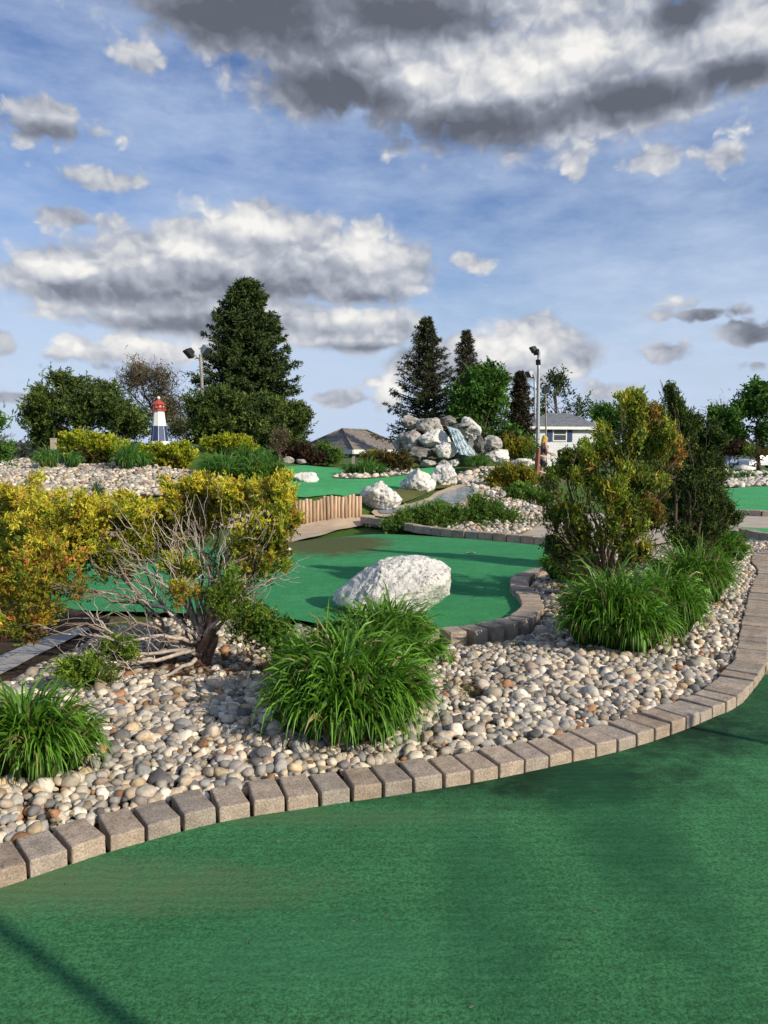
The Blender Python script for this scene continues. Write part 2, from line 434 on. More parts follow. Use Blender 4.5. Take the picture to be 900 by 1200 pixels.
    brite = field([(590, 85, 130, 46), (480, 95, 70, 24), (680, 60, 50, 30), (860, 30, 110, 40), (665, 160, 60, 18), (290, 262, 90, 26), (430, 295, 60, 28), (80, 315, 70, 22), (612, 402, 85, 32), (410, 374, 70, 16), (170, 402, 90, 20), (60, 402, 80, 20), (455, 455, 30, 24), (850, 165, 60, 20), (215, 290, 50, 18), (795, 352, 30, 12), (550, 405, 40, 16)], .3)
    cl = lambda v, k: math_(nt, 'MULTIPLY', math_(nt, 'MAXIMUM', v, 0.0), k)
    rel = math_(nt, 'MULTIPLY', math_(nt, 'SUBTRACT', n1, n2), .75)
    rel2 = math_(nt, 'MULTIPLY', math_(nt, 'SUBTRACT', nb, nb2), .42)
    t = add(.60, rel, rel2, c5(nl, .3), c5(nb, .16), c5(n1, .05))
    t = math_(nt, 'SUBTRACT', math_(nt, 'SUBTRACT', t, cl(dark, .85)), cl(dark2, .42))
    t = math_(nt, 'ADD', t, cl(brite, .38))
    ccol = ramp(nt, t, [(.0, (.125, .135, .17)), (.30, (.225, .245, .30)), (.58, (.47, .50, .57)), (.95, (.95, .93, .89))])
    # thin high veil
    veil = nz(3.2, 8, .62, (1, 4, 0), (1.0, 2.8, 1)); veil2 = nz(7, 7, .6, (5, 2, 0), (1.3, 3.2, 1))
    vm = ramp(nt, math_(nt, 'ADD', math_(nt, 'MULTIPLY', veil, .65), math_(nt, 'MULTIPLY', veil2, .35)), [(.36, .0), (.67, .78)])
    hz = N(nt, 'ShaderNodeMapRange', interpolation_type='SMOOTHSTEP'); L(nt, el, hz.inputs[0])
    hz.inputs[1].default_value = .34; hz.inputs[2].default_value = -.02; hz.inputs[3].default_value = .0; hz.inputs[4].default_value = .80
    vfac = math_(nt, 'ADD', vm, hz.outputs[0], clamp=True)
    vb = N(nt, 'ShaderNodeBackground'); vb.inputs[0].default_value = (.55, .66, .85, 1); vb.inputs[1].default_value = 1.0
    m1 = N(nt, 'ShaderNodeMixShader'); L(nt, vfac, m1.inputs[0]); L(nt, bg.outputs[0], m1.inputs[1]); L(nt, vb.outputs[0], m1.inputs[2])
    cb = N(nt, 'ShaderNodeBackground'); L(nt, ccol, cb.inputs[0]); cb.inputs[1].default_value = 1.0
    m2 = N(nt, 'ShaderNodeMixShader'); L(nt, math_(nt, 'MULTIPLY', mask.outputs[0], .97), m2.inputs[0]); L(nt, m1.outputs[0], m2.inputs[1]); L(nt, cb.outputs[0], m2.inputs[2])
    L(nt, m2.outputs[0], out.inputs[0])
    w.cycles.sampling_method = 'MANUAL'; w.cycles.sample_map_resolution = 512
build_world()

cam = bpy.data.cameras.new('camera'); co_ = bpy.data.objects.new('camera', cam); C.objects.link(co_)
co_.location = (0, 0, CAM_H); co_.rotation_euler = (PI / 2 - PITCH, 0, 0)
cam.sensor_fit = 'VERTICAL'; cam.sensor_height = 36; cam.lens = 36 * F / 1200; cam.clip_end = 3000; cam.clip_start = .05
bpy.context.scene.camera = co_
bpy.context.scene.view_settings.view_transform = 'Standard'

# ------------------------------------------------------------------ ground sheets
def ground():
    s = np.sinh(np.linspace(-5.2, 5.2, 241)); s = s / s[-1] * 900
    y = s + 15; X, Y = np.meshgrid(s, y, indexing='ij')
    xy = np.stack([X.ravel(), Y.ravel()], 1)
    r = np.linalg.norm(xy, axis=1)
    z = np.where(r < 320, T(xy), -1.0) - .03
    n = len(s); i, j = np.meshgrid(np.arange(n - 1), np.arange(n - 1), indexing='ij'); a = (i * n + j).ravel()
    b = MB(); b.add(np.column_stack([xy, z]), np.stack([a, a + n, a + n + 1, a + 1], 1))
    tag(b.obj('ground', M['ground']), kind='structure')
ground()

def sheet(name, poly, mat, step, off=.0, hfun=None, kind='structure', skirt=.0):
    poly = np.asarray(poly)[:, :2]
    mn, mx = poly.min(0), poly.max(0)
    gx = np.arange(mn[0], mx[0], step); gy = np.arange(mn[1], mx[1], step)
    g = np.stack(np.meshgrid(gx, gy), -1).reshape(-1, 2) + rng.uniform(-.2, .2, (len(gx) * len(gy), 2)) * step
    g = g[inside(poly, g)]; g = g[edge_dist(poly, g) > step * .4]
    pts = [Vector(p) for p in np.vstack([poly, g])]
    edges = [(i, (i + 1) % len(poly)) for i in range(len(poly))]
    vs, _, fs, *_ = geometry.delaunay_2d_cdt(pts, edges, [], 1, 1e-5)
    V = np.array([v[:] for v in vs])
    z = T(V) + off
    if hfun is not None: z = z + hfun(V)
    b = MB(); b.add(np.column_stack([V, z]), None, np.array([f[:] for f in fs if len(f) == 3]))
    o = b.obj(name, mat); tag(o, kind=kind)
    return o
def dense(poly, step):
    p = np.asarray(poly, float)[:, :2]; return spline(np.vstack([p, p[:1]]), step)

# kerb of the front green (front edge of the blocks at ground level)
kpx = [(0, 1042), (22, 1032), (72, 1016), (117, 1003), (165, 988), (207, 978), (252, 966), (288, 958), (327, 953), (367, 947), (402, 941), (440, 936), (470, 932),
       (506, 926), (536, 921), (569, 916), (596, 911), (626, 903), (652, 898), (681, 892), (703, 887), (727, 881), (748, 875), (771, 867), (789, 861), (805, 855),
       (820, 849), (835, 842), (847, 837), (859, 830), (870, 824), (880, 816), (892, 800), (899, 787)]
kf = [(-2.6, .6), (-2.3, 1.5), (-1.75, 2.22)] + [tuple(G(*p)[:2]) for p in kpx[::3]] + [tuple(G(899, 787)[:2]), (3.05, 6.0), (3.62, 7.1), (4.2, 8.2), (4.75, 9.2), (5.1, 10.1), (5.6, 10.9), (6.6, 11.5), (8.2, 12.2)]
KF = spline(kf, .05)
tk = unit(np.gradient(KF, axis=0)); nk = np.stack([-tk[:, 1], tk[:, 0]], 1)       # nk points into the bed
KB = KF + nk * .2

gl = [tuple(p) for p in KF[::2]]
front_poly = gl + [(14, 13.5), (14, -4), (-7, -4), (-7, .4)]
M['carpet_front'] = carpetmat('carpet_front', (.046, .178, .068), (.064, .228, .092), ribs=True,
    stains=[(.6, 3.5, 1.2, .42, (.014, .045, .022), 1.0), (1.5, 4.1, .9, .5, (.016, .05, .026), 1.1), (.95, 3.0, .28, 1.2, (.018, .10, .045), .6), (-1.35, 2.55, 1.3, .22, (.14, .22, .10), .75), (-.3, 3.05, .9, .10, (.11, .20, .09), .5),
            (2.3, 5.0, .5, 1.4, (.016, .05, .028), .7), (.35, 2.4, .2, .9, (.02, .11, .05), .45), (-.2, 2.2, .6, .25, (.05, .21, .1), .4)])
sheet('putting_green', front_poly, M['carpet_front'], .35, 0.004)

mid_px_z = .03
mg = [G(*p, mid_px_z)[:2] for p in [(-160, 645), (60, 646), (250, 640), (345, 633), (425, 620), (500, 627), (580, 634), (640, 640), (700, 650), (680, 662), (640, 668), (618, 672),
      (602, 680), (599, 690), (607, 702), (612, 714), (600, 726), (568, 735), (524, 741), (480, 742), (400, 736), (330, 724), (200, 718), (70, 712), (40, 690), (-160, 690)]]
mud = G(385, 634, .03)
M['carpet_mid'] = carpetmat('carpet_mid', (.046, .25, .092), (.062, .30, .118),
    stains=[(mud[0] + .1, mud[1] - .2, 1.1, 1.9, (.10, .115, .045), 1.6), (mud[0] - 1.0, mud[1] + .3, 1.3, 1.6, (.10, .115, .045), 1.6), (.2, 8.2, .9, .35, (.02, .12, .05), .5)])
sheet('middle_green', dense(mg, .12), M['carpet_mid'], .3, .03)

def tpoly(px): return [GT(*p)[:2] for p in px]
M['carpet_far'] = carpetmat('carpet_far', (.062, .32, .115), (.085, .38, .145))
upper = tpoly([(318, 548), (350, 546), (385, 548), (420, 550), (450, 552), (500, 549), (545, 550), (530, 553), (486, 562), (470, 573), (455, 578), (426, 580), (385, 582), (340, 583), (300, 578), (290, 562)])
sheet('upper_green', dense(upper, .3), M['carpet_far'], .5, .02)
rg = [G(*p, 0)[:2] for p in [(846, 573), (880, 571), (960, 570), (960, 603), (880, 602), (830, 600), (780, 598), (800, 585)]]
sheet('far_green', dense(rg, .5), M['carpet_far'], .8, .02)
sg = [G(*p, 0)[:2] for p in [(866, 619), (900, 621), (960, 623), (960, 634), (905, 632), (885, 628)]]
sheet('narrow_green', dense(sg, .3), M['carpet_far'], .5, .03)
lg = tpoly([(40, 588), (90, 586), (110, 590), (60, 594), (20, 596)])
sheet('left_green', dense(lg, .3), M['carpet_far'], .5, .02)

pr = [G(*p, 0)[:2] for p in [(572, 637), (610, 625), (640, 608), (700, 600), (790, 600), (850, 603.5), (960, 605), (960, 640), (880, 634), (862, 622), (800, 632), (720, 648), (640, 641)]]
sheet('path', pr, M['concrete'], .5, .008)
pl = tpoly([(100, 618), (200, 607), (300, 600), (346, 596), (346, 613), (300, 617), (200, 622), (100, 632)])
sheet('path', pl, M['tan_concrete'], .5, .008)
ledge = tpoly([(336, 617), (380, 612), (428, 606), (440, 607), (438, 613), (428, 617), (412, 620), (385, 626), (345, 636), (336, 636)])
sheet('concrete_ledge', dense(ledge, .12), M['tan_concrete'], .25, .035)
pf = [G(*p, 0)[:2] for p in [(-160, 850), (-60, 820), (0, 799), (45, 775), (85, 755), (106, 743), (92, 743), (50, 755), (0, 776), (-60, 795), (-160, 815)]]
sheet('path', dense(pf, .1), M['grey_concrete'], .2, .05)

sheet('bed_soil', [G(*p, 0)[:2] for p in [(-160, 688), (36, 689), (66, 712), (130, 728), (122, 748), (95, 765), (45, 790), (0, 815), (-60, 838), (-160, 870)]], M['soil'], .25, .03)
# planting bed in front
bed_back = [(8.2, 13.0), (6.2, 12.5), (4.6, 11.9)] + [tuple(G(*p, .05)[:2]) for p in
           [(760, 640), (700, 655), (660, 668), (633, 674), (622, 680), (622, 692), (634, 706), (636, 722), (618, 741), (590, 751), (560, 755), (524, 757), (470, 752), (330, 730), (200, 724), (118, 738), (90, 755), (45, 778), (0, 803), (-60, 826), (-160, 862)]]
BED = np.array([tuple(p) for p in KB[::2]][6:] + bed_back)
def bedh(V):
    d = edge_dist(BED, V)
    return .012 + .105 * (1 - np.exp(-d / .45)) + .03 * (vnoise(np.column_stack([V[:, :2] * 1.7, np.zeros(len(V))])) - .5)
sheet('bed_soil', BED, M['soil'], .12, 0, bedh)
def bed_z(x, y):
    v = np.array([[x, y]]); return float(T(v)[0] + bedh(v)[0])

# mound and island beds further back
M['mulch'] = plain('mulch', (.16, .12, .08), .95, .5, 6, .5)
mound = tpoly([(-60, 585), (40, 584), (110, 584), (180, 582), (240, 577), (270, 566), (240, 556), (190, 549), (120, 545), (40, 545), (-60, 548)])
sheet('mound_soil', mound, M['mulch'], .4, .015)
isl = [GT(*p)[:2] for p in [(428, 617), (470, 623), (540, 629), (590, 632), (620, 622), (640, 605), (650, 585), (640, 565), (600, 560), (572, 575), (560, 587), (520, 598), (470, 606)]]
sheet('island_soil', dense(isl, .3), M['mulch'], .4, .03)
isl2 = tpoly([(390, 561), (420, 562), (450, 560), (482, 556), (484, 551), (450, 551), (410, 554)])
sheet('island_soil', dense(isl2, .3), M['mulch'], .4, .04)
rgv = [GT(*p)[:2] for p in [(800, 569), (850, 571), (960, 569), (960, 556), (900, 555), (850, 556), (800, 560)]]
sheet('gravel_soil', rgv, M['mulch'], .6, .015)
strm_bed = tpoly([(566, 568), (570, 576), (552, 588), (520, 599), (470, 606), (436, 606), (440, 598), (470, 594), (500, 586), (515, 577), (535, 570)])
sheet('stream_bed', dense(strm_bed, .2), M['tan_concrete'], .3, .045)
m, nt = newmat('stream_water'); co = coords(nt); nn = noise(nt, 14, 4, .6, co)
finish(nt, ramp(nt, noise(nt, 3, 3, .5, co), [(.3, (.13, .16, .19)), (.7, (.26, .30, .34))]), .18, nn, .25, .02, .5); M['water'] = m
strm = tpoly([(556, 571), (562, 577), (545, 588), (515, 597), (470, 603), (440, 604), (452, 600), (480, 596), (506, 588), (522, 579), (540, 573)])
sheet('stream_water', dense(strm, .2), M['water'], .3, .06)
M['olive_carpet'] = carpetmat('olive_carpet', (.10, .11, .03), (.15, .15, .05))
sheet('mossy_slope', dense(tpoly([(452, 590), (470, 592), (492, 584), (500, 578), (480, 574), (458, 578)]), .2), M['olive_carpet'], .3, .06)
sheet('mossy_slope', dense(tpoly([(506, 575), (528, 572), (532, 566), (518, 566), (504, 570)]), .2), M['olive_carpet'], .3, .06)

# ------------------------------------------------------------------ kerb blocks
def block_mesh(w, d, h, seed, taper=.9, seg=2):
    r = np.random.default_rng(seed)
    bm = bmesh.new(); bmesh.ops.create_cube(bm, size=1)
    for v in bm.verts:
        k = taper if v.co.y > 0 else 1
        v.co.x *= w * k; v.co.y = v.co.y * d + d / 2; v.co.z = (v.co.z + .5) * h
    bmesh.ops.bevel(bm, geom=list(bm.edges), offset=.007, segments=seg, affect='EDGES', profile=.5)
    if seg > 1:
        bmesh.ops.subdivide_edges(bm, edges=[e for e in bm.edges if e.calc_length() > .04], cuts=3, use_grid_fill=True)
        for v in bm.verts:
            p = np.array([v.co[:]]) * 28 + seed * 5
            v.co += Vector((vnoise(p)[0] - .5, vnoise(p + 9)[0] - .5, vnoise(p + 17)[0] - .5)) * .003
    me = bpy.data.meshes.new('kerb_block'); bm.to_mesh(me); bm.free()
    me.materials.append(M['kerb']); return me
FRONT_BLOCKS = [block_mesh(.130, .205, .078, s) for s in range(6)]
MID_BLOCKS = [block_mesh(.15, .2, .165, 20 + s) for s in range(4)]
SMALL_BLOCKS = [block_mesh(.26, .17, .14, 40 + s, 1, 1) for s in range(3)]
def lay(path, step, meshes, z, label, group, side=1, skip=None):
    pts = spline(path, step); t = unit(np.gradient(pts, axis=0)); k = 0
    for p, d in zip(pts, t):
        if skip and skip(p): continue
        o = bpy.data.objects.new('kerb_block', meshes[random.randrange(len(meshes))]); C.objects.link(o)
        o.location = (p[0], p[1], z + random.uniform(-.006, .006))
        o.rotation_euler = (random.gauss(0, .012), random.gauss(0, .012), math.atan2(d[1], d[0]) + (0 if side > 0 else PI) + random.gauss(0, .025))
        s_ = random.uniform(.97, 1.02); o.scale = (s_, random.uniform(.97, 1.03), 1)
        tag(o, label, 'kerb block', group)
lay(kf, .142, FRONT_BLOCKS, -.012, 'tan concrete kerb block in the long row curving round the front gravel bed', 'kerb blocks along the front green',
    skip=lambda p: p[0] < -1.9 or p[1] > 12)
mk = [G(*p, .05)[:2] for p in [(480, 742), (524, 742), (568, 736), (596, 728), (611, 715), (607, 702), (598, 691), (601, 680), (617, 673), (640, 668)]]
lay(mk, .16, MID_BLOCKS, -.065, 'weathered grey-brown kerb block in the curved row round the bay of the middle green', 'kerb blocks round the middle green', side=-1)
fk = [GT(*p)[:2] for p in [(426, 618), (450, 622), (480, 626), (520, 629.5), (560, 632.5), (600, 636), (640, 640)]]
lay(fk, .275, SMALL_BLOCKS, -.0, 'small brown edging stone in the row behind the middle green', 'edging stones behind the middle green', side=1)
rk = [G(*p, 0)[:2] for p in [(838, 603), (870, 604), (905, 605.5), (940, 606)]]
lay(rk, .29, SMALL_BLOCKS, -.01, 'dark edging stone in the row along the near edge of the far right green', 'edging stones of the far right green', side=1)
rk2 = [G(*p, 0)[:2] for p in [(868, 628), (888, 633), (912, 636), (940, 637)]]
lay(rk2, .29, SMALL_BLOCKS, -.01, 'edging stone beside the narrow strip of green at the right edge', 'edging stones of the narrow green', side=1)

# ------------------------------------------------------------------ gravel
PALETTE = np.array([(.66, .61, .52), (.58, .53, .45), (.52, .49, .44), (.38, .375, .365), (.27, .28, .29), (.46, .39, .31), (.50, .40, .33), (.40, .22, .12), (.74, .71, .64), (.19, .19, .20), (.56, .46, .31), (.45, .45, .43)])
PW = np.array([17, 14, 14, 12, 9, 9, 4, 3.5, 13, 4.5, 6, 12]); PW = PW / PW.sum()
def pebbles(b, xy, z, size, sub, flat=.55, pale=0.0, sg=.30):
    V0, T0 = ICO[sub]; n = len(xy)
    if n == 0: return
    a = size * np.minimum(rng.lognormal(0, sg, n), 1.75)
    ax = np.stack([a, a * rng.uniform(.62, .95, n), a * rng.uniform(flat - .1, flat + .18, n)], 1)
    W = V0[None] * ax[:, None]
    # superquadric-like facets and lumps
    ph = rng.uniform(0, 6.28, (n, 3)); W = np.sign(W) * np.abs(W) ** .92 * (a ** .08)[:, None, None]
    W = W * (1 + .17 * np.sin(V0[None] * 2.3 + ph[:, None]) + .12 * np.sin(V0[None, :, [1, 2, 0]] * 3.7 + ph[:, None, [2, 0, 1]]))
    yaw = rng.uniform(0, 2 * PI, n); tilt = rng.normal(0, .35, n)
    c, s = np.cos(tilt)[:, None], np.sin(tilt)[:, None]
    x, y, zz = W[..., 0], W[..., 1], W[..., 2]
    x, zz = x * c - zz * s, x * s + zz * c
    c, s = np.cos(yaw)[:, None], np.sin(yaw)[:, None]
    x, y = x * c - y * s, x * s + y * c
    V = np.stack([x + xy[:, :1], y + xy[:, 1:2], zz + z[:, None]], -1).reshape(-1, 3)
    col = PALETTE[rng.choice(len(PALETTE), n, p=PW)] * rng.uniform(.45, 1.12, (n, 1)) * np.array((1.08, 1.0, .89))
    col = col * (1 - pale) + np.array((.66, .61, .52)) * pale
    t = (T0[None] + (np.arange(n) * len(V0))[:, None, None]).reshape(-1, 3)
    b.add(V, None, t, np.repeat(col, len(V0), 0))
def jgrid(poly, s):
    poly = np.asarray(poly)[:, :2]; mn, mx = poly.min(0), poly.max(0)
    gx = np.arange(mn[0], mx[0], s); gy = np.arange(mn[1], mx[1], s * .87)
    X, Y = np.meshgrid(gx, gy); X = X + (np.arange(len(gy)) % 2)[:, None] * s / 2
    g = np.stack([X, Y], -1).reshape(-1, 2) + rng.normal(0, s * .16, (X.size, 2))
    return g[inside(poly, g)]

BARE = []   # places where mulch shows instead of stones
def bare(px, py, rx, ry): p = G(px, py, .1); BARE.append((p[0], p[1], rx, ry))
bare(245, 782, .55, .30); bare(545, 805, .10, .22); bare(400, 815, .38, .22); bare(440, 765, .4, .25); bare(735, 745, .5, .28); bare(800, 700, .5, .3); bare(40, 880, .22, .2); bare(700, 690, .5, .4); bare(790, 740, .15, .18)
def covered(g, k=1.0):
    m = np.zeros(len(g), bool)
    for x, y, rx, ry in BARE:
        q = ((g[:, 0] - x) / rx) ** 2 + ((g[:, 1] - y) / ry) ** 2 + 1.1 * (vnoise(np.column_stack([g * 9, np.zeros(len(g))])) - .5)
        m |= q < k
    return m
def near_gravel():
    b = MB()
    poly = BED
    for layer, (s, sz, dz, keep) in enumerate([(.041, .0245, .004, 1), (.050, .026, .019, .85), (.13, .036, .028, .4)]):
        g = jgrid(poly, s); g = g[(g[:, 0] > -2.4) & (g[:, 0] < 6.6)]
        g = g[rng.random(len(g)) < keep]
        g = g[edge_dist(poly, g) > (.015, .03, .05)[layer]]
        cv = covered(g); g = g[~cv | (rng.random(len(g)) < (.25, .06, .02)[layer])]
        z = T(g) + bedh(g) + dz + rng.normal(0, .005, len(g))
        near = g[:, 1] < 5.2
        pebbles(b, g[near], z[near], sz, 2); pebbles(b, g[~near], z[~near], sz, 1)
    tag(b.obj('gravel', M['pebble']), 'mixed river pebbles filling the bed behind the front kerb', None, None, 'stuff')
near_gravel()
def patch(poly, s, sz, keep, pale, label, off=.03, flat=.5):
    b = MB(); g = jgrid(poly, s); g = g[rng.random(len(g)) < keep]
    pebbles(b, g, T(g) + off + rng.uniform(0, sz * .6, len(g)), sz, 1, flat, pale)
    tag(b.obj('gravel', M['pebble']), label, None, None, 'stuff')
patch(mound, .115, .07, .86, .12, 'pale gravel covering the slope below the lighthouse')
patch(isl, .11, .05, .6, .15, 'loose pebbles in the island bed beside the stream')
patch(isl2, .15, .09, .6, .4, 'pebbles edging the small island on the upper green')
patch(rgv, .2, .12, .9, .5, 'pale gravel strip behind the far right green')
patch(tpoly([(556, 575), (590, 577), (600, 560), (598, 548), (560, 549), (534, 556), (536, 566)]), .18, .10, .9, .4, 'pebbles at the foot of the waterfall rocks')

def litter():
    b = MB()
    for x, y, rx, ry in BARE:
        n = int(1500 * rx * ry / .15)
        a = rng.uniform(0, 2 * PI, n); r_ = np.sqrt(rng.random(n)) * 1.15
        g = np.stack([x + np.cos(a) * r_ * rx, y + np.sin(a) * r_ * ry], 1); g = g[inside(BED, g)]
        z = T(g) + bedh(g) + rng.uniform(.004, .03, len(g)); n = len(g)
        d = np.stack([rng.normal(size=n), rng.normal(size=n), rng.normal(0, .22, n)], 1)
        c = np.array((.20, .12, .07)) * rng.uniform(.4, 1.5, (n, 1)) + rng.uniform(0, .04, (n, 1)) * np.array((1, .3, 0))
        b.leaves(np.column_stack([g, z]), d, rng.uniform(.02, .075, n), .0045, c, c * .8)
    tag(b.obj('needle_litter', M['bark']), 'dry brown needles lying between the pebbles', None, None, 'stuff')
litter()

# ------------------------------------------------------------------ boulders
def rock_verts(size, seed, sub=5, planes=16, rough=.06, custom=(), soft=.06, lo=.62, hi=.95):
    r = np.random.default_rng(seed); V0, T0 = ICO[sub]
    n = unit(r.normal(size=(planes, 3))); dd = r.uniform(lo, hi, planes)
    for (c, k) in custom: n = np.vstack([n, unit(np.array(c, float))]); dd = np.append(dd, k)
    q = np.maximum((V0 @ n.T) / dd, .05)
    p_ = 26; rad = np.sum(q ** p_, 1) ** (-1 / p_)
    rad = np.minimum(rad, 1.15)
    V = V0 * rad[:, None]
    o = r.uniform(0, 30, 3)
    f2 = fbm(V * 4.5 + o, 4)
    disp = rough * ((fbm(V * 2.2 + o, 5) - .5) * 2.4 - np.abs(f2 - .5) * 1.8 + .2 - 3.0 * np.maximum(0, .44 - fbm(V * 7.5 + o + 4, 4)))
    V = V + V0 * disp[:, None] * 1.5
    return V * np.asarray(size), T0
def outline_rock(name, label, pts, D, depth, mat, seed, sub=6, rough=.05, cat='boulder'):
    pts = np.array(pts, float); c = (pts.max(0) + pts.min(0)) / 2; s = D / F
    x, z = (pts[:, 0] - c[0]) * s, (c[1] - pts[:, 1]) * s
    a = np.arctan2(z, x); o = np.argsort(a); a, r_ = a[o], np.hypot(x, z)[o]
    V0, T0 = ICO[sub]; th = np.arctan2(V0[:, 2], V0[:, 0]); rr = np.interp(th, np.r_[a - 2 * PI, a, a + 2 * PI], np.r_[r_, r_, r_])
    q = np.hypot(V0[:, 0], V0[:, 2]); k = rr * q ** .75 / np.maximum(q, 1e-6)
    V = np.stack([V0[:, 0] * k, np.sign(V0[:, 1]) * np.abs(V0[:, 1]) ** .8 * depth, V0[:, 2] * k], 1)
    V[:, 1] -= np.maximum(V[:, 2], 0) * .25 * np.sign(V0[:, 1]) * np.abs(V0[:, 1])          # leaning faces
    rr_ = np.random.default_rng(seed + 50); ext = np.abs(V).max(0)
    cuts = [((-.18, -.78, .60), .58), ((-.66, -.40, .62), .66), ((.80, -.58, .12), .74), ((.25, -.95, -.15), .66), ((.35, -.60, .72), .74), ((-.45, -.88, .05), .70)]
    cuts += [(tuple(rr_.normal(size=3) * (1, .5, 1) + np.array([0, -.55, .1])), rr_.uniform(.80, .93)) for _ in range(26)]
    for c_, k_ in cuts:                                                                     # broken-off faces
        n_ = unit(np.array(c_, float)); d_ = (V @ n_).max() * k_; e_ = np.maximum(V @ n_ - d_, 0); V = V - e_[:, None] * n_ * .985
    V[:, [0, 2]] *= (ext / np.abs(V).max(0))[[0, 2]]
    f1 = fbm(V * 3.2 + seed, 3); f2 = fbm(V * 9 + seed, 4); f3 = fbm(V * 26 + seed, 3)
    f4 = fbm(V * 55 + seed, 3)
    disp = rough * ((f1 - .5) * .9 + (np.abs(f2 - .5) * -1.1 + .1) + (f3 - .5) * .45 - 1.5 * np.maximum(0, .38 - f3) - 1.2 * np.maximum(0, .42 - f4))
    V = V + V0 * disp[:, None]
    for k_, e_ in ((0, x), (2, z)):
        V[:, k_] = (V[:, k_] - V[:, k_].min()) / (V[:, k_].max() - V[:, k_].min()) * (e_.max() - e_.min()) + e_.min()
    p = P(c[0], c[1], D); b = MB(); b.add(V, None, T0); lo = V[:, 2].min()
    for i in range(len(b.v)): b.v[i] = b.v[i] - (0, 0, lo)
    return tag(b.obj(name, mat, loc=(p[0], p[1], p[2] + lo)), label, cat)
def boulder(name, label, px, py, wpx, hpx, D, mat, seed, deep=.8, sub=5, rot=0., group=None, custom=(), planes=16, rough=.09, tilt=0., sink=.0, cat='boulder'):
    c = P(px, py, D); sx = wpx * D / F / 2; sz = hpx * D / F / 2
    V, T0 = rock_verts((sx, sx * deep, sz), seed, sub, planes, rough, custom)
    ct, st = math.cos(tilt), math.sin(tilt)
    V = np.stack([V[:, 0] * ct - V[:, 2] * st, V[:, 1], V[:, 0] * st + V[:, 2] * ct], 1)
    w = (V[:, 0].max() - V[:, 0].min()) / 2; h = (V[:, 2].max() - V[:, 2].min()) / 2
    V[:, 0] *= sx / w; V[:, 2] *= sz / h
    V -= (V.max(0) + V.min(0)) / 2
    V[:, 2] += sz
    b = MB(); b.add(V, None, T0)
    o = b.obj(name, mat, loc=(c[0], c[1] + 0.0, c[2] - sz - sink))
    return tag(o, label, cat, group)

outline_rock('boulder', 'largest white limestone boulder, wedge shaped, behind the lilies at the middle green',
    [(387, 704), (396, 695), (411, 684), (427, 671), (441, 661), (462, 652), (486, 652), (504, 657), (520, 655), (531, 659), (532, 672), (528, 688), (518, 698), (507, 704), (494, 718), (470, 730), (440, 730), (410, 722)], 7.0, .36, M['limestone'], 5, 6, .05)
boulder('boulder', 'white boulder with a rounded top standing at the right end of the log wall', 447, 583, 50, 40, 17.0, M['far_limestone'], 22, .8, 5, rough=.13, custom=[((-.6, -.2, .75), .7), ((.6, -.3, .7), .68)])
boulder('boulder', 'white boulder sloping to the left beside the stream, left one of a pair', 490, 565, 44, 34, 20.5, M['far_limestone'], 31, .8, 5, rough=.12, custom=[((-.7, -.2, .7), .55), ((.8, -.2, .5), .75)], tilt=.1)
boulder('boulder', 'smaller speckled boulder right behind its neighbour on the mossy bank', 519, 558, 34, 30, 22.5, M['far_limestone'], 43, .8, 5, rough=.12, custom=[((-.5, -.2, .8), .7)])
boulder('boulder', 'squat cream block lying alone on the upper green', 358, 562.5, 33, 19, 22.0, M['far_limestone'], 54, .7, 4, rough=.09, custom=[((0, 0, 1), .72), ((-1, 0, .1), .8), ((1, 0, .3), .8)])
boulder('boulder', 'small white stone half hidden at the right edge of the golden bush', 337, 648, 14, 14, 8.4, M['far_limestone'], 58, .8, 4)
boulder('flat_stone', 'low grey flat stone left of another beside the maroon shrub', 338, 539, 14, 9, 29.5, M['grey_rock'], 61, .6, 3)
boulder('flat_stone', 'low grey flat stone beside the maroon shrub, right of its twin', 353, 541, 12, 6, 29.3, M['grey_rock'], 62, .6, 3)
boulder('boulder', 'low pale boulder on the far right gravel behind the dark conifer', 846, 551, 16, 12, 38.5, M['far_limestone'], 71, .8, 3)
boulder('boulder', 'wide flat pale boulder above the clipped plants at far right', 873, 549, 24, 9, 40.5, M['far_limestone'], 72, .8, 3)
boulder('boulder', 'round white boulder at the end of the far right gravel strip', 889, 557, 9, 11, 38.5, M['far_limestone'], 73, .8, 3)
for k, (px, py, w, h, D, mt, lab) in enumerate([
    (577, 579, 9, 9, 19.5, 'far_limestone', 'round white stone at the water edge below the golden mound'), (589, 578, 8, 8, 19.4, 'grey_rock', 'grey stone between two white ones below the golden mound'),
    (571, 577, 8, 7, 20, 'grey_rock', 'small grey stone nearest the stream bend'), (592, 593, 9, 9, 18.3, 'far_limestone', 'cream stone among pebbles right of the low juniper'),
    (610, 600, 12, 9, 17.8, 'grey_rock', 'broad grey stone on the pebble slope of the island'), (624, 594, 10, 7, 18.4, 'far_limestone', 'pale flat stone at the top of the island pebble slope'), (519, 597, 7, 6, 17.6, 'far_limestone', 'tiny tan stone at the top of the low juniper')]):
    boulder('stone', lab, px, py, w, h, D, M[mt], 80 + k, .8, 3, cat='stone')

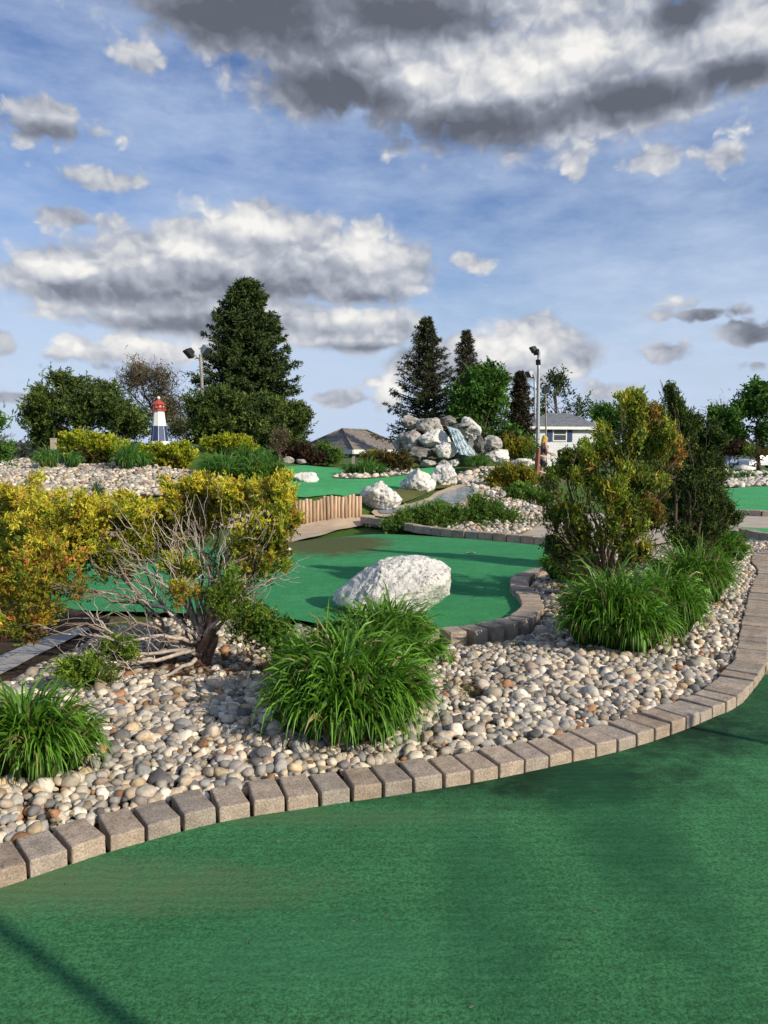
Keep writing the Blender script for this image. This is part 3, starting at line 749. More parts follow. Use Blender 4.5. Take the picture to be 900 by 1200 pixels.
# waterfall rock pile
WR = [(482, 495, 26, 18, 30.6, 'grey_rock', 'rounded grey rock at the top left corner of the waterfall pile'),
      (503, 500, 33, 22, 30.2, 'grey_rock', 'humped pale grey rock on top of the pile, left of the cascade'),
      (480, 516, 28, 25, 29.9, 'grey_rock', 'round dark-faced rock at the left side of the waterfall pile'),
      (509, 514, 40, 24, 29.6, 'far_limestone', 'wide cream rock in the middle of the pile touching the cascade'),
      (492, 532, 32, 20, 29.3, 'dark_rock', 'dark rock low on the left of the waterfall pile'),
      (525, 528, 31, 21, 29.1, 'far_limestone', 'cream rock with rusty stain left of the foot of the cascade'),
      (523, 494, 24, 14, 30.8, 'dark_rock', 'dark flat rock at the very top behind the spout'),
      (551, 502, 27, 28, 30.4, 'far_limestone', 'tall white rock leaning at the top right of the cascade'),
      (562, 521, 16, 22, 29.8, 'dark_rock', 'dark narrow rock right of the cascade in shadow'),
      (576, 520, 27, 21, 29.8, 'grey_rock', 'grey rock with a white right end, right of the waterfall pile'),
      (582, 535, 29, 18, 29.2, 'far_limestone', 'white angular rock low at the right of the pile'),
      (466, 521, 13, 16, 30.2, 'grey_rock', 'small grey rock at the far left end of the pile'),
      (473, 533, 18, 16, 30, 'dark_rock', 'small dark rock low at the left end of the pile'),
      (502, 543, 20, 9, 28.8, 'grey_rock', 'low grey stone at the pile foot, left of two'),
      (519, 543, 16, 9, 28.7, 'grey_rock', 'low grey stone at the pile foot below the cream rock'),
      (531, 542, 14, 9, 28.8, 'far_limestone', 'low pale stone at the foot of the cascade'),
      (611, 543, 28, 12, 28.8, 'far_limestone', 'long low white rock behind the golden mound'),
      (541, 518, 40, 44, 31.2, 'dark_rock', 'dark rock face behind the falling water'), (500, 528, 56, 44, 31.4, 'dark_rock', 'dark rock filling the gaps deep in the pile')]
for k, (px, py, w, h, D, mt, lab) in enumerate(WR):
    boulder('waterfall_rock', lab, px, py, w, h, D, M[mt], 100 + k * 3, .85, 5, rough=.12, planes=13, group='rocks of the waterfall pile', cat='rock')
def slab():
    o = boulder('slab', 'dark flat slab of rock forming the spout of the cascade', 540, 499, 26, 7, 29.9, M['dark_rock'], 190, .9, 4, cat='rock', group='rocks of the waterfall pile')
slab()
m, nt = newmat('falling_water'); co = coords(nt)
mp = N(nt, 'ShaderNodeMapping'); mp.inputs['Scale'].default_value = (9, 9, 1.6); L(nt, co, mp.inputs[0])
f = noise(nt, 2.4, 6, .7, mp.outputs[0])
finish(nt, ramp(nt, f, [(.3, (.18, .27, .30)), (.48, (.38, .52, .55)), (.62, (.80, .86, .86))]), .35, f, .6, .05, .5); M['fall'] = m
def cascade():
    n, k = 22, 12; t = np.linspace(0, 1, n)
    ctr = np.stack([np.interp(t, [0, .25, 1], [530, 534, 549]), np.interp(t, [0, .12, 1], [501, 503, 534])], 1)
    D = np.interp(t, [0, .12, 1], [29.6, 29.1, 28.5]); w = np.interp(t, [0, 1], [13, 21])
    V = []
    for i in range(n):
        for j in range(k):
            s_ = j / (k - 1) - .5
            p = P(ctr[i, 0] + s_ * w[i], ctr[i, 1] + 3 * s_, D[i]); p[1] += .12 * math.sin(j * 2.3 + i * .4) * .5 - .25 * (.25 - s_ * s_)
            V.append(p)
    V = np.array(V); i, j = np.meshgrid(np.arange(n - 1), np.arange(k - 1), indexing='ij'); a = (i * k + j).ravel()
    b = MB(); base = P(548, 536, 29); b.add(V - base, np.stack([a, a + 1, a + k + 1, a + k], 1))
    tag(b.obj('waterfall', M['fall'], loc=base), 'pale blue cascade running down the rock pile', 'waterfall')
cascade()

# ------------------------------------------------------------------ log wall
M['log'] = None
m, nt = newmat('peeled_log'); co = coords(nt); mp = N(nt, 'ShaderNodeMapping'); mp.inputs['Scale'].default_value = (14, 14, 1.5); L(nt, co, mp.inputs[0])
f = noise(nt, 3, 6, .65, mp.outputs[0]); c = mix(nt, 1.0, tint(nt), ramp(nt, f, [(.3, .6), (.6, 1.1), (.8, 1.25)]), 'MULTIPLY'); finish(nt, c, .85, f, .5, .02, .2); M['log'] = m
def logs():
    a = P(328, 614, 16.3); b_ = P(424, 606, 16.6); root = thing('log_wall', 'low wall of upright orange-brown split logs holding up the upper green', 'log wall', ((a + b_) / 2))
    n = 23
    for i in range(n):
        t = (i + .5) / n; p = a + (b_ - a) * t; r_ = np.linalg.norm(b_ - a) / n / 2 * 1.02
        h = .50 - .08 * t + random.uniform(-.03, .03) + (.06 if i > n // 2 else 0)
        b = MB(); c = np.array((.55, .38, .25)) * random.uniform(.75, 1.2)
        z = np.array([-.1, h * .5, h - .015, h])
        pts = np.column_stack([np.full(4, p[0]) + np.array([0, 0, 1, 1]) * random.gauss(0, .006), np.full(4, p[1] + random.gauss(0, .012)), p[2] + z])
        b.tube(pts, [r_, r_ * .98, r_ * .97, r_ * .85], 9, c)
        b.obj('log', M['log'], root, shift=np.array(root.location))
logs()

# ------------------------------------------------------------------ leafy plants
def lily_mesh(n, Rr, H, seed, cb=(.030, .085, .012), ct=(.10, .25, .035), w=.014):
    r = np.random.default_rng(seed)
    k = 7; a = r.uniform(0, 2 * PI, n); nf = max(5, n // 42); fq = np.sqrt(r.random(nf)) * .8; fa = r.uniform(0, 2 * PI, nf); fi = r.integers(0, nf, n); fh = r.uniform(.78, 1.1, nf)[fi]
    bx = Rr * (fq * np.cos(fa))[fi] + r.normal(0, .05 * Rr, n); by = Rr * (fq * np.sin(fa))[fi] + r.normal(0, .05 * Rr, n)
    a = np.arctan2(by + np.sin(a) * Rr * .55, bx + np.cos(a) * Rr * .55); bq = np.clip(np.hypot(bx, by) / Rr, 0, 1)
    Ln = H * r.uniform(.72, 1.15, n) * (1.0 - .28 * bq ** 2) * fh; th = R(88) - r.random(n) * R(18) - bq ** 1.5 * R(34); bend = r.uniform(R(80), R(160), n) + (r.random(n) < .06) * R(35)
    t = np.linspace(0, 1, k)
    ang = th[:, None] - bend[:, None] * t[None] ** 1.6
    ds = (Ln / (k - 1))[:, None]
    hr = np.concatenate([np.zeros((n, 1)), np.cumsum(np.cos(ang[:, :-1]) * ds, 1)], 1)
    hz = np.concatenate([np.zeros((n, 1)), np.cumsum(np.sin(ang[:, :-1]) * ds, 1)], 1)
    hz = np.maximum(hz, .015 + r.random((n, 1)) * .02)
    dx, dy = np.cos(a)[:, None], np.sin(a)[:, None]
    sway = r.normal(0, .12, n)[:, None] * hr
    Cx = bx[:, None] + dx * hr - dy * sway; Cy = by[:, None] + dy * hr + dx * sway
    wv = (w * r.uniform(.7, 1.25, n))[:, None] * np.clip(np.minimum(.65 + t * 1.2, (1 - t) * 1.9), .06, 1)[None]
    tw = r.normal(0, .35, n)[:, None]
    sx, sy, sz = -dy * np.cos(tw), dx * np.cos(tw), np.sin(tw)
    lv = np.stack([Cx - sx * wv / 2, Cy - sy * wv / 2, hz - sz * wv / 2], -1)
    rv = np.stack([Cx + sx * wv / 2, Cy + sy * wv / 2, hz + sz * wv / 2], -1)
    mv = np.stack([Cx, Cy, hz - wv * .22], -1)
    V = np.stack([lv, mv, rv], 2).reshape(-1, 3)
    i = (np.arange(n)[:, None] * k + np.arange(k - 1)[None]).ravel() * 3
    q = np.vstack([np.stack([i, i + 1, i + 4, i + 3], 1), np.stack([i + 1, i + 2, i + 5, i + 4], 1)])
    vv = r.uniform(.5, 1.3, (n, 1, 1)); yl = (r.random((n, 1, 1)) < .045)
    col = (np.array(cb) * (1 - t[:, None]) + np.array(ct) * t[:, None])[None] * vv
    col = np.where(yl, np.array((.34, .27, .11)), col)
    col = np.repeat(col, 3, 1).reshape(-1, 3)
    b = MB(); b.add(V, q, None, col); return b
def lily(name, label, px, by, wpx, hpx, D, seed, n=900, w=.014, group='clumps of arching green leaves', z=None, ct=(.10, .25, .035), cb=(.030, .085, .012), cat='lily clump'):
    p = P(px, by, D); W = wpx * D / F; H = hpx * D / F
    b = lily_mesh(n, W * .5, H * .86, seed, cb, ct, w)
    V = b.v[0]; ex = np.percentile(np.abs(V[:, :2]), 98); V[:, :2] *= (W / 2) / ex; V[:, 2] *= .93 * H / np.percentile(V[:, 2], 99.4)
    o = b.obj(name, M['blade'], loc=(p[0], p[1], p[2] - .01 if z is None else z))
    return tag(o, label, cat, group)
BR = dict(ct=(.165, .37, .03), cb=(.022, .075, .008))  # blade bases darkened in colour to stand for shade low in the clumps
def bl(px, by, D): q = P(px, by, D); return bed_z(q[0], q[1]) - .01
for (lab, px, by, w, h, seed, n) in [
    ('bright green lily clump at the left edge behind the front kerb', 34, 905, 150, 118, 1, 900),
    ('large green lily clump in the middle of the front bed below the white boulder', 404, 850, 190, 130, 2, 1500),
    ('green lily clump close against the front of the large white boulder', 442, 772, 156, 76, 3, 1000),
    ('bushy bright lily clump at the front of the right hand bed', 722, 752, 138, 96, 4, 1200),
    ('bright lily clump just right of and behind the foremost right hand clump', 776, 738, 100, 86, 5, 900),
    ('lily clump under the dark conifer on the right', 812, 702, 100, 74, 6, 900),
    ('farthest lily clump at the right end of the bed by the concrete path', 846, 652, 60, 44, 7, 700),
    ('dark shaded lily clump left of the tall green and orange shrub', 668, 676, 72, 46, 8, 600)]:
    g = G(px, by, .14); k = 1.0
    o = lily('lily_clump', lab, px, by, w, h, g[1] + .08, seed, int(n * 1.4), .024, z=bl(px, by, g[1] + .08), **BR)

DG = dict(ct=(.14, .34, .055), cb=(.04, .13, .02))
for (lab, px, by, w, h, D, seed, n) in [
    ('dark green lily clump on the far left of the gravel mound', 69, 548, 56, 26, 23.5, 11, 500),
    ('dark green lily clump between the two yellow shrubs left of the lighthouse', 152, 549, 56, 34, 23.2, 12, 600),
    ('rounded green lily clump right of the lighthouse at the mound edge', 261, 560, 58, 34, 22, 13, 700),
    ('green lily clump below the maroon shrub by the upper green', 307, 560, 52, 32, 22.2, 14, 600),
    ('green lily clump behind two rounded ones at the mound crest', 292, 541, 50, 22, 24.5, 15, 450),
    ('green lily clump on the small island of the upper green', 428, 557, 52, 21, 24, 16, 600),
    ('low green lily clump at the foot of the waterfall', 553, 547, 40, 17, 28, 17, 450),
    ('small lily clump on the far right gravel, left of two', 853, 562, 22, 11, 36.5, 18, 250),
    ('small lily clump on the far right gravel beside its twin', 874, 562, 20, 12, 36.5, 19, 250),
    ('small clump of green leaves at the right picture edge on far gravel', 898, 560, 14, 8, 37, 20, 200)]:
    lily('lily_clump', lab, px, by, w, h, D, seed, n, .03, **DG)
lily('grass_tuft', 'blue-green tuft of upright blades behind the golden bush', 113, 594, 26, 36, 14, 21, 220, .022, 'single tufts', ct=(.09, .17, .08), cb=(.03, .07, .04), cat='grass tuft')
for k, (px, by, w, h, lab) in enumerate([(601, 752, 15, 17, 'tiny grass tuft against the outer side of the middle kerb'), (548, 812, 26, 20, 'weedy tuft in the pebbles right of the big lily clump'), (530, 826, 18, 10, 'short pale weed among pebbles below the lilies'),
    (68, 945, 14, 18, 'small sprig growing between pebbles near the front kerb'), (760, 752, 20, 14, 'short tuft at the foot of the foremost right clump'), (528, 775, 30, 22, 'dry tuft beside the lily clump near the boulder')]):
    g = G(px, by, .12); D = g[1]
    lily('grass_tuft', lab, px, by, w, h, D, 60 + k, 60, .006, 'small weeds between the pebbles', z=bl(px, by, D), ct=(.17, .22, .05), cb=(.10, .10, .04), cat='grass tuft')

def pick(pal, w, n, r=rng):
    pal = np.array(pal); w = np.array(w, float); return pal[r.choice(len(pal), n, p=w / w.sum())]
def in_lobe(n, lobe, bias=.33):
    c, rad = lobe
    v = unit(rng.normal(size=(n, 3))); rr = rng.random(n) ** bias
    return c + v * rr[:, None] * rad, v, rr
def spray(b, tip, axis, Ls, k, leafL, leafW, cb, ct, spread=.75):
    """short twigs, each a row of small scale leaves set alternately"""
    n = len(tip); axis = unit(axis)
    t = (np.arange(k) + .5) / k; tt = np.tile(t, n)
    base = np.repeat(tip - axis * Ls[:, None] * .5, k, 0); ax = np.repeat(axis, k, 0); LL = np.repeat(Ls, k)
    pos = base + ax * (LL * tt)[:, None]
    side = rng.normal(size=(n * k, 3)); side -= ax * np.sum(side * ax, 1, keepdims=True); side = unit(side)
    d = ax + side * spread * (1.15 - tt)[:, None]
    sc = (1.15 - .5 * tt) * rng.uniform(.7, 1.2, n * k)
    b.leaves(pos, d, leafL * sc, leafW * sc, np.repeat(cb, k, 0) * .8, np.repeat(ct, k, 0), bend=.1)
def shrub_foliage(b, lobes, count, Ls, k, leafL, leafW, palette, upness=.6, gap=.38, gscale=6, bias=.33, spread=.75, clump=4, cspread=.5, plume=None, inner=None):
    """lobes: (centre, radii, weight, palette key). plume = (how many, rise, reach, thickness, core share):
    most of a lobe's sprays then sit on pointed plumes that leave its middle outwards and upwards"""
    for (c, rad, wgt, key) in lobes:
        n = max(3, int(count * wgt)); P_ = []; AX = []; RR = []
        nc = n if plume is None else max(2, int(n * plume[4]))
        cc, v, rr = in_lobe(nc, (c, rad if plume is None else rad * .72), bias)
        P_.append(cc); AX.append(unit(v * (rr[:, None]) + np.array([0, 0, upness]) + .35 * rng.normal(size=(nc, 3)))); RR.append(rr * (1 if plume is None else .55))
        if plume is not None:
            m, rise, reach, thick, _ = plume
            m = max(2, int(m * (.5 + .5 * min(1, wgt)))); per = max(3, (n - nc) // m)
            for _k in range(m):
                v = rng.normal(size=3); v[2] = abs(v[2]) * .8 + rise * rng.uniform(.4, 1.3) - .25; v = unit(v)
                a0 = c + rng.normal(size=3) * rad * .22; tip = c + v * rad * reach * rng.uniform(.78, 1.12)
                if rise > 1.1: tip[:2] = a0[:2] + (tip[:2] - a0[:2]) * .8
                t = rng.random(per) ** .75; ax = unit(tip - a0); w_ = thick * np.mean(rad) * (1.05 - .85 * t)
                P_.append(a0 + (tip - a0) * t[:, None] + rng.normal(size=(per, 3)) * w_[:, None] * .55)
                AX.append(unit(np.tile(ax, (per, 1)) * .9 + np.array([0, 0, upness * .4]) + .4 * rng.normal(size=(per, 3)))); RR.append(.35 + .65 * t)
        cc = np.vstack(P_); ax = np.vstack(AX); rr = np.concatenate(RR)
        keep = vnoise(cc * gscale + 11) > gap; cc, ax, rr = cc[keep], ax[keep], rr[keep]
        n = len(cc)
        if n == 0: continue
        pal, w = palette[key]
        colr = pick(pal, w, n)
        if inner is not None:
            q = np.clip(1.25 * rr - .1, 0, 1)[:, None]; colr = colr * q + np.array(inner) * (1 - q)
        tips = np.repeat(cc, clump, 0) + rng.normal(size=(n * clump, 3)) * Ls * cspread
        axs = np.repeat(ax, clump, 0) + .5 * rng.normal(size=(n * clump, 3))
        col = np.repeat(colr, clump, 0) * rng.uniform(.75, 1.25, (n * clump, 1))
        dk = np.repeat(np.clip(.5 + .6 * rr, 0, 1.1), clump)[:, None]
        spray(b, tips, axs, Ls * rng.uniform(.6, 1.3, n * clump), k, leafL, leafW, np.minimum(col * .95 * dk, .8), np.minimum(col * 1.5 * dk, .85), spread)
def wiggle(a, c, n=7, amp=.06, sag=0.):
    t = np.linspace(0, 1, n)[:, None]; ln = np.linalg.norm(c - a)
    p = a + (c - a) * t
    off = np.cumsum(rng.normal(size=(n, 3)), 0) * amp * ln / math.sqrt(n); off -= off[0] + (off[-1] - off[0]) * t
    p = p + off; p[:, 2] += sag * ln * np.sin(t[:, 0] * PI); return p
def branches(b, base, lobes, r0, col, twigs=6, twr=.004, amp=.08, sag=.06, hub=None):
    for (c, rad, wgt, key) in lobes:
        hb = base if hub is None else hub + rng.normal(size=3) * .03
        p = wiggle(hb, c, 8, amp, sag); ln = np.linalg.norm(c - hb)
        b.tube(p, np.linspace(r0 * (.4 + .3 * min(1, ln)), twr * 1.6, 8), 6, np.array(col) * random.uniform(.8, 1.2))
        for _ in range(twigs):
            q = p[random.randrange(3, 8)]; e = c + unit(rng.normal(size=3)) * rad * random.uniform(.5, .95)
            b.tube(wiggle(q, e, 6, .14, .03), np.linspace(twr * 1.4, twr * .5, 6), 4, np.array(col) * random.uniform(.8, 1.3))
def lobes_px(lst):
    out = []
    for (px, py, rx, ry, D, wgt, key) in lst:
        c = P(px, py, D); s = D / F
        out.append((c, np.array([rx * s, (rx + ry) / 2 * s, ry * s]), wgt, key))
    return out

GOLD = {'gold': ([(.74, .52, .05), (.64, .52, .045), (.46, .46, .04), (.23, .30, .028), (.70, .32, .06)], [30, 30, 26, 14, 6]),
        'mixed': ([(.62, .48, .04), (.42, .43, .035), (.24, .31, .028), (.12, .19, .02), (.62, .24, .05)], [24, 30, 28, 14, 4]),
        'rust': ([(.68, .22, .07), (.62, .40, .04), (.40, .40, .03), (.22, .28, .025)], [20, 24, 32, 26]),
        'green': ([(.14, .24, .03), (.19, .30, .035), (.24, .32, .03), (.09, .16, .02)], [30, 28, 18, 20])}
def golden_bush():
    base = G(235, 776, .12); base[2] = bed_z(base[0], base[1]) - .03
    root = thing('golden_shrub', 'wide golden and rust tipped shrub with bare grey branches left in the front bed', 'shrub', base)
    lb = lobes_px([(62, 690, 62, 44, 4.7, 1.0, 'rust'), (30, 735, 38, 26, 4.65, .35, 'rust'), (105, 618, 62, 38, 5.3, 1.2, 'gold'), (60, 640, 60, 40, 5.2, 1.0, 'gold'), (165, 622, 50, 32, 5.4, .9, 'mixed'),
                   (205, 600, 40, 30, 5.5, .5, 'gold'), (243, 580, 28, 26, 5.5, .6, 'gold'), (285, 600, 40, 36, 5.3, .9, 'gold'), (320, 590, 26, 30, 5.2, .7, 'gold'), (322, 640, 26, 52, 5.1, .9, 'mixed'), (300, 668, 34, 34, 5.0, .6, 'mixed'),
                   (185, 640, 46, 24, 5.5, .9, 'mixed'), (215, 605, 30, 24, 5.5, .6, 'gold'), (252, 655, 26, 22, 5.1, .35, 'mixed'), (215, 668, 26, 16, 5.1, .3, 'mixed'), (290, 640, 24, 30, 5.0, .35, 'gold'), (335, 610, 18, 34, 5.2, .45, 'gold'), (225, 625, 30, 20, 5.6, .5, 'gold'), (255, 600, 24, 24, 5.5, .4, 'gold'), (150, 650, 36, 22, 5.3, .5, 'mixed'), (140, 600, 30, 20, 5.5, .4, 'gold'), (130, 668, 30, 18, 5.2, .25, 'mixed'), (262, 700, 38, 26, 4.8, .3, 'green'), (285, 735, 40, 34, 4.75, .6, 'green'), (215, 700, 30, 20, 4.8, .12, 'rust'),
                   (112, 790, 40, 24, 4.45, .6, 'green'), (138, 765, 30, 14, 4.6, .2, 'green'), (20, 690, 44, 34, 5.2, .6, 'mixed'), (30, 665, 50, 30, 5.4, .6, 'mixed'), (95, 655, 44, 26, 5.3, .5, 'mixed'), (55, 600, 40, 26, 5.6, .5, 'gold')])
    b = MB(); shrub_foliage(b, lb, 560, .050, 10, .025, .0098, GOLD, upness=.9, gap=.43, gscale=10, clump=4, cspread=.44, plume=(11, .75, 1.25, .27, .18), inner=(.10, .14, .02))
    b.obj('foliage', M['leaf'], root, shift=base)
    w = MB(); hub = base + np.array([0, 0, .13])
    bark = (.22, .165, .125)
    for k in range(6):
        a = base + np.array([random.gauss(0, .03), random.gauss(0, .03), 0]); e = hub + np.array([random.gauss(0, .09), random.gauss(0, .07), random.uniform(.05, .3)])
        w.tube(wiggle(a, e, 6, .08), np.linspace(.028, .017, 6), 8, np.array((.24, .14, .095)) * random.uniform(.7, 1.25))
    w.obj('trunk', M['bark'], root, shift=base)
    w = MB(); branches(w, base, lb[:19], .015, bark, 7, .0036, .17, .04, hub)
    w.obj('branches', M['bark'], root, shift=base)
    # bare dead branches reaching out of the open middle
    g = MB(); grey = np.array((.44, .37, .31))
    lines = [[(236, 768, 4.9), (205, 762, 4.8), (165, 766, 4.65), (125, 748, 4.6), (75, 742, 4.55)], [(230, 752, 4.9), (185, 745, 4.75), (145, 750, 4.7), (100, 712, 4.7)],
             [(236, 745, 4.9), (214, 706, 4.95), (170, 664, 5.1), (138, 632, 5.3)], [(242, 735, 4.95), (252, 690, 5.0), (236, 650, 5.1), (222, 612, 5.3)], [(246, 735, 4.9), (268, 700, 4.9), (300, 688, 4.85), (330, 676, 4.9)],
             [(232, 772, 4.85), (195, 792, 4.6), (150, 803, 4.5), (106, 808, 4.45)], [(234, 750, 4.9), (195, 715, 4.9), (150, 700, 4.9), (100, 690, 4.9)], [(240, 730, 4.95), (262, 675, 5.05), (270, 640, 5.1), (284, 600, 5.2)],
             [(238, 740, 4.9), (225, 690, 5.0), (195, 660, 5.1), (150, 655, 5.2)], [(240, 745, 4.9), (260, 720, 4.85), (285, 690, 4.9), (292, 650, 5.0)], [(228, 760, 4.85), (180, 775, 4.7), (130, 772, 4.6), (70, 785, 4.5)]]
    for ln in lines:
        pp = spline([P(*q) for q in ln], .05); k = len(pp); pp = pp + rng.normal(0, .006, pp.shape)
        g.tube(pp, np.linspace(.015, .004, k), 6, grey * random.uniform(.75, 1.15))
        for _ in range(11):
            i = random.randrange(k // 5, k); d = unit(pp[min(i + 1, k - 1)] - pp[max(i - 1, 0)])[None][0] + rng.normal(0, .75, 3); d[2] += .35
            e = pp[i] + unit(d) * random.uniform(.07, .3); tw = wiggle(pp[i], e, 6, .16, .03)
            g.tube(tw, np.linspace(.0042, .0014, 6), 4, grey * random.uniform(.7, 1.2))
            for _ in range(2):
                j = random.randrange(2, 6); e2 = tw[j] + unit(d + rng.normal(0, .8, 3)) * random.uniform(.03, .12)
                g.tube(wiggle(tw[j], e2, 4, .15), np.linspace(.0022, .001, 4), 3, grey * random.uniform(.8, 1.3))
    for _ in range(130):                                                        # fine dead twigs filling the open right half
        px, py = random.uniform(150, 310), random.uniform(610, 745); a = P(px, py, random.uniform(4.75, 5.15)); d = a - hub; d = unit(d + rng.normal(0, .35, 3) * np.linalg.norm(d)); e = a + d * random.uniform(.08, .26)
        g.tube(wiggle(a - d * .05, e, 6, .15, .02), np.linspace(.0032, .0011, 6), 4, grey * random.uniform(.7, 1.25))
    o = g.obj('bare_branches', M['bark'], root, shift=base); o['label'] = 'bare grey dead branches'
golden_bush()
def second_bush():
    base = G(-40, 720, .1)
    root = thing('golden_shrub', 'golden shrub cut by the left picture edge, paler than its neighbour', 'shrub', base)
    lb = lobes_px([(20, 598, 40, 36, 6.2, .8, 'gold'), (-30, 620, 60, 50, 6.1, 1, 'gold'), (10, 645, 44, 36, 6.0, .7, 'mixed'), (-40, 680, 50, 40, 6.1, .7, 'mixed')])
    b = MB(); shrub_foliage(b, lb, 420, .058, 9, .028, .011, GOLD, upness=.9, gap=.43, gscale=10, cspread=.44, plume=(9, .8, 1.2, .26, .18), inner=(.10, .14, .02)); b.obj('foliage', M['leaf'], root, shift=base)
    w = MB(); branches(w, base, lb, .02, (.2, .13, .09), 6, .004); w.obj('branches', M['bark'], root, shift=base)
second_bush()

OLIVE = {'olive': ([(.12, .19, .025), (.21, .28, .03), (.33, .36, .035), (.46, .38, .045), (.52, .24, .06)], [30, 30, 22, 9, 5]),
         'rust': ([(.58, .20, .07), (.40, .22, .05), (.22, .21, .03), (.12, .16, .022)], [22, 20, 30, 28]),
         'yellow': ([(.34, .37, .03), (.44, .40, .035), (.20, .26, .025), (.10, .15, .02)], [30, 20, 30, 20]),
         'dark': ([(.036, .068, .016), (.062, .102, .02), (.11, .155, .028), (.16, .18, .035)], [34, 32, 24, 8])}
def right_shrub():
    base = G(712, 694, .13); base[2] = bed_z(base[0], base[1]) - .03
    root = thing('tall_shrub', 'tall upright shrub of dark green sprays with orange tips above the right hand lilies', 'shrub', base)
    D0 = base[1]
    lb = lobes_px([(738, 505, 30, 38, D0, .7, 'yellow'), (742, 480, 12, 22, D0, .3, 'yellow'), (720, 535, 40, 38, D0 - .1, .9, 'olive'), (690, 556, 40, 40, D0 - .1, .9, 'olive'), (662, 585, 30, 40, D0, .7, 'olive'), (648, 560, 14, 26, D0, .3, 'yellow'), (662, 545, 12, 18, D0, .25, 'yellow'),
                   (760, 540, 36, 44, D0, 1.0, 'olive'), (778, 525, 20, 38, D0 + .1, .6, 'rust'), (782, 560, 20, 40, D0 + .1, .5, 'rust'), (745, 585, 44, 42, D0 - .25, 1.0, 'olive'), (705, 605, 44, 40, D0 - .3, 1.0, 'olive'), (670, 625, 30, 28, D0 - .2, .6, 'olive'),
                   (765, 612, 30, 32, D0 - .1, .6, 'rust'), (730, 632, 40, 28, D0 - .35, .6, 'olive'), (765, 500, 12, 26, D0, .3, 'rust'), (650, 610, 16, 24, D0, .3, 'olive'), (640, 640, 16, 12, D0, .2, 'dark'), (688, 642, 36, 18, D0 - .2, .5, 'olive'), (742, 652, 30, 16, D0 - .3, .4, 'olive'), (655, 650, 24, 14, D0 - .1, .4, 'dark')])
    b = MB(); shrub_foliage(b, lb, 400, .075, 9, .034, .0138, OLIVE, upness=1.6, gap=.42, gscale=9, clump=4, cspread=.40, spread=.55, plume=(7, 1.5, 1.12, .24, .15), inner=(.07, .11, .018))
    b.obj('foliage', M['leaf'], root, shift=base)
    w = MB(); branches(w, base, lb, .024, (.20, .14, .10), 7, .0045, .06, -.02)
    for k in range(14):
        e = base + np.array([random.uniform(-.55, .6), random.uniform(-.4, .1), random.uniform(.5, .9)]); w.tube(wiggle(base, e, 7, .07), np.linspace(.016, .004, 7), 6, np.array((.30, .22, .16)) * random.uniform(.7, 1.2))
    w.obj('branches', M['bark'], root, shift=base)
right_shrub()
def yew():
    base = G(806, 672, .13); base[2] = bed_z(base[0], base[1]) - .03; D0 = base[1] + .3
    root = thing('dark_conifer', 'dark conifer with a thin leaning leader right of the tall orange tipped shrub', 'conifer', base)
    lb = lobes_px([(822, 545, 26, 34, D0, .9, 'dark'), (832, 525, 18, 26, D0, .5, 'dark'), (800, 520, 18, 30, D0, .6, 'dark'), (798, 500, 11, 18, D0, .5, 'dark'), (791, 485, 6, 14, D0, .4, 'dark'), (787, 470, 3, 10, D0, .22, 'dark'), (784, 458, 1.5, 4, D0, .08, 'dark'), (811, 503, 8, 16, D0, .3, 'dark'), (818, 575, 32, 30, D0 - .1, 1, 'dark'), (800, 560, 26, 40, D0, .9, 'dark'),
                   (835, 590, 24, 16, D0, .5, 'dark'), (848, 597, 14, 9, D0, .2, 'dark'), (815, 600, 36, 20, D0 - .1, .7, 'dark'), (790, 600, 26, 30, D0, .6, 'dark'), (830, 612, 20, 12, D0, .3, 'dark'), (843, 560, 10, 20, D0, .2, 'dark'), (798, 630, 26, 18, D0 - .15, .8, 'dark'), (830, 622, 26, 14, D0 - .1, .6, 'dark'), (812, 640, 26, 12, D0 - .25, .6, 'dark'), (850, 608, 14, 10, D0, .3, 'dark')])
    b = MB(); shrub_foliage(b, lb, 330, .08, 9, .034, .013, OLIVE, upness=1.3, gap=.26, gscale=7, clump=5, cspread=.42, spread=.6, plume=(6, 1.2, 1.12, .30, .4))
    b.obj('foliage', M['needle'], root, shift=base)
    w = MB(); branches(w, base, lb, .03, (.10, .07, .05), 4, .005, .05, 0)
    tip = P(783, 456, D0); w.tube(wiggle(base, P(797, 500, D0), 7, .03), np.linspace(.045, .018, 7), 7, (.1, .07, .05)); w.tube(wiggle(P(797, 500, D0), tip, 7, .05), np.linspace(.014, .005, 7), 5, (.14, .12, .06))
    w.obj('trunk', M['bark'], root, shift=base)
yew()

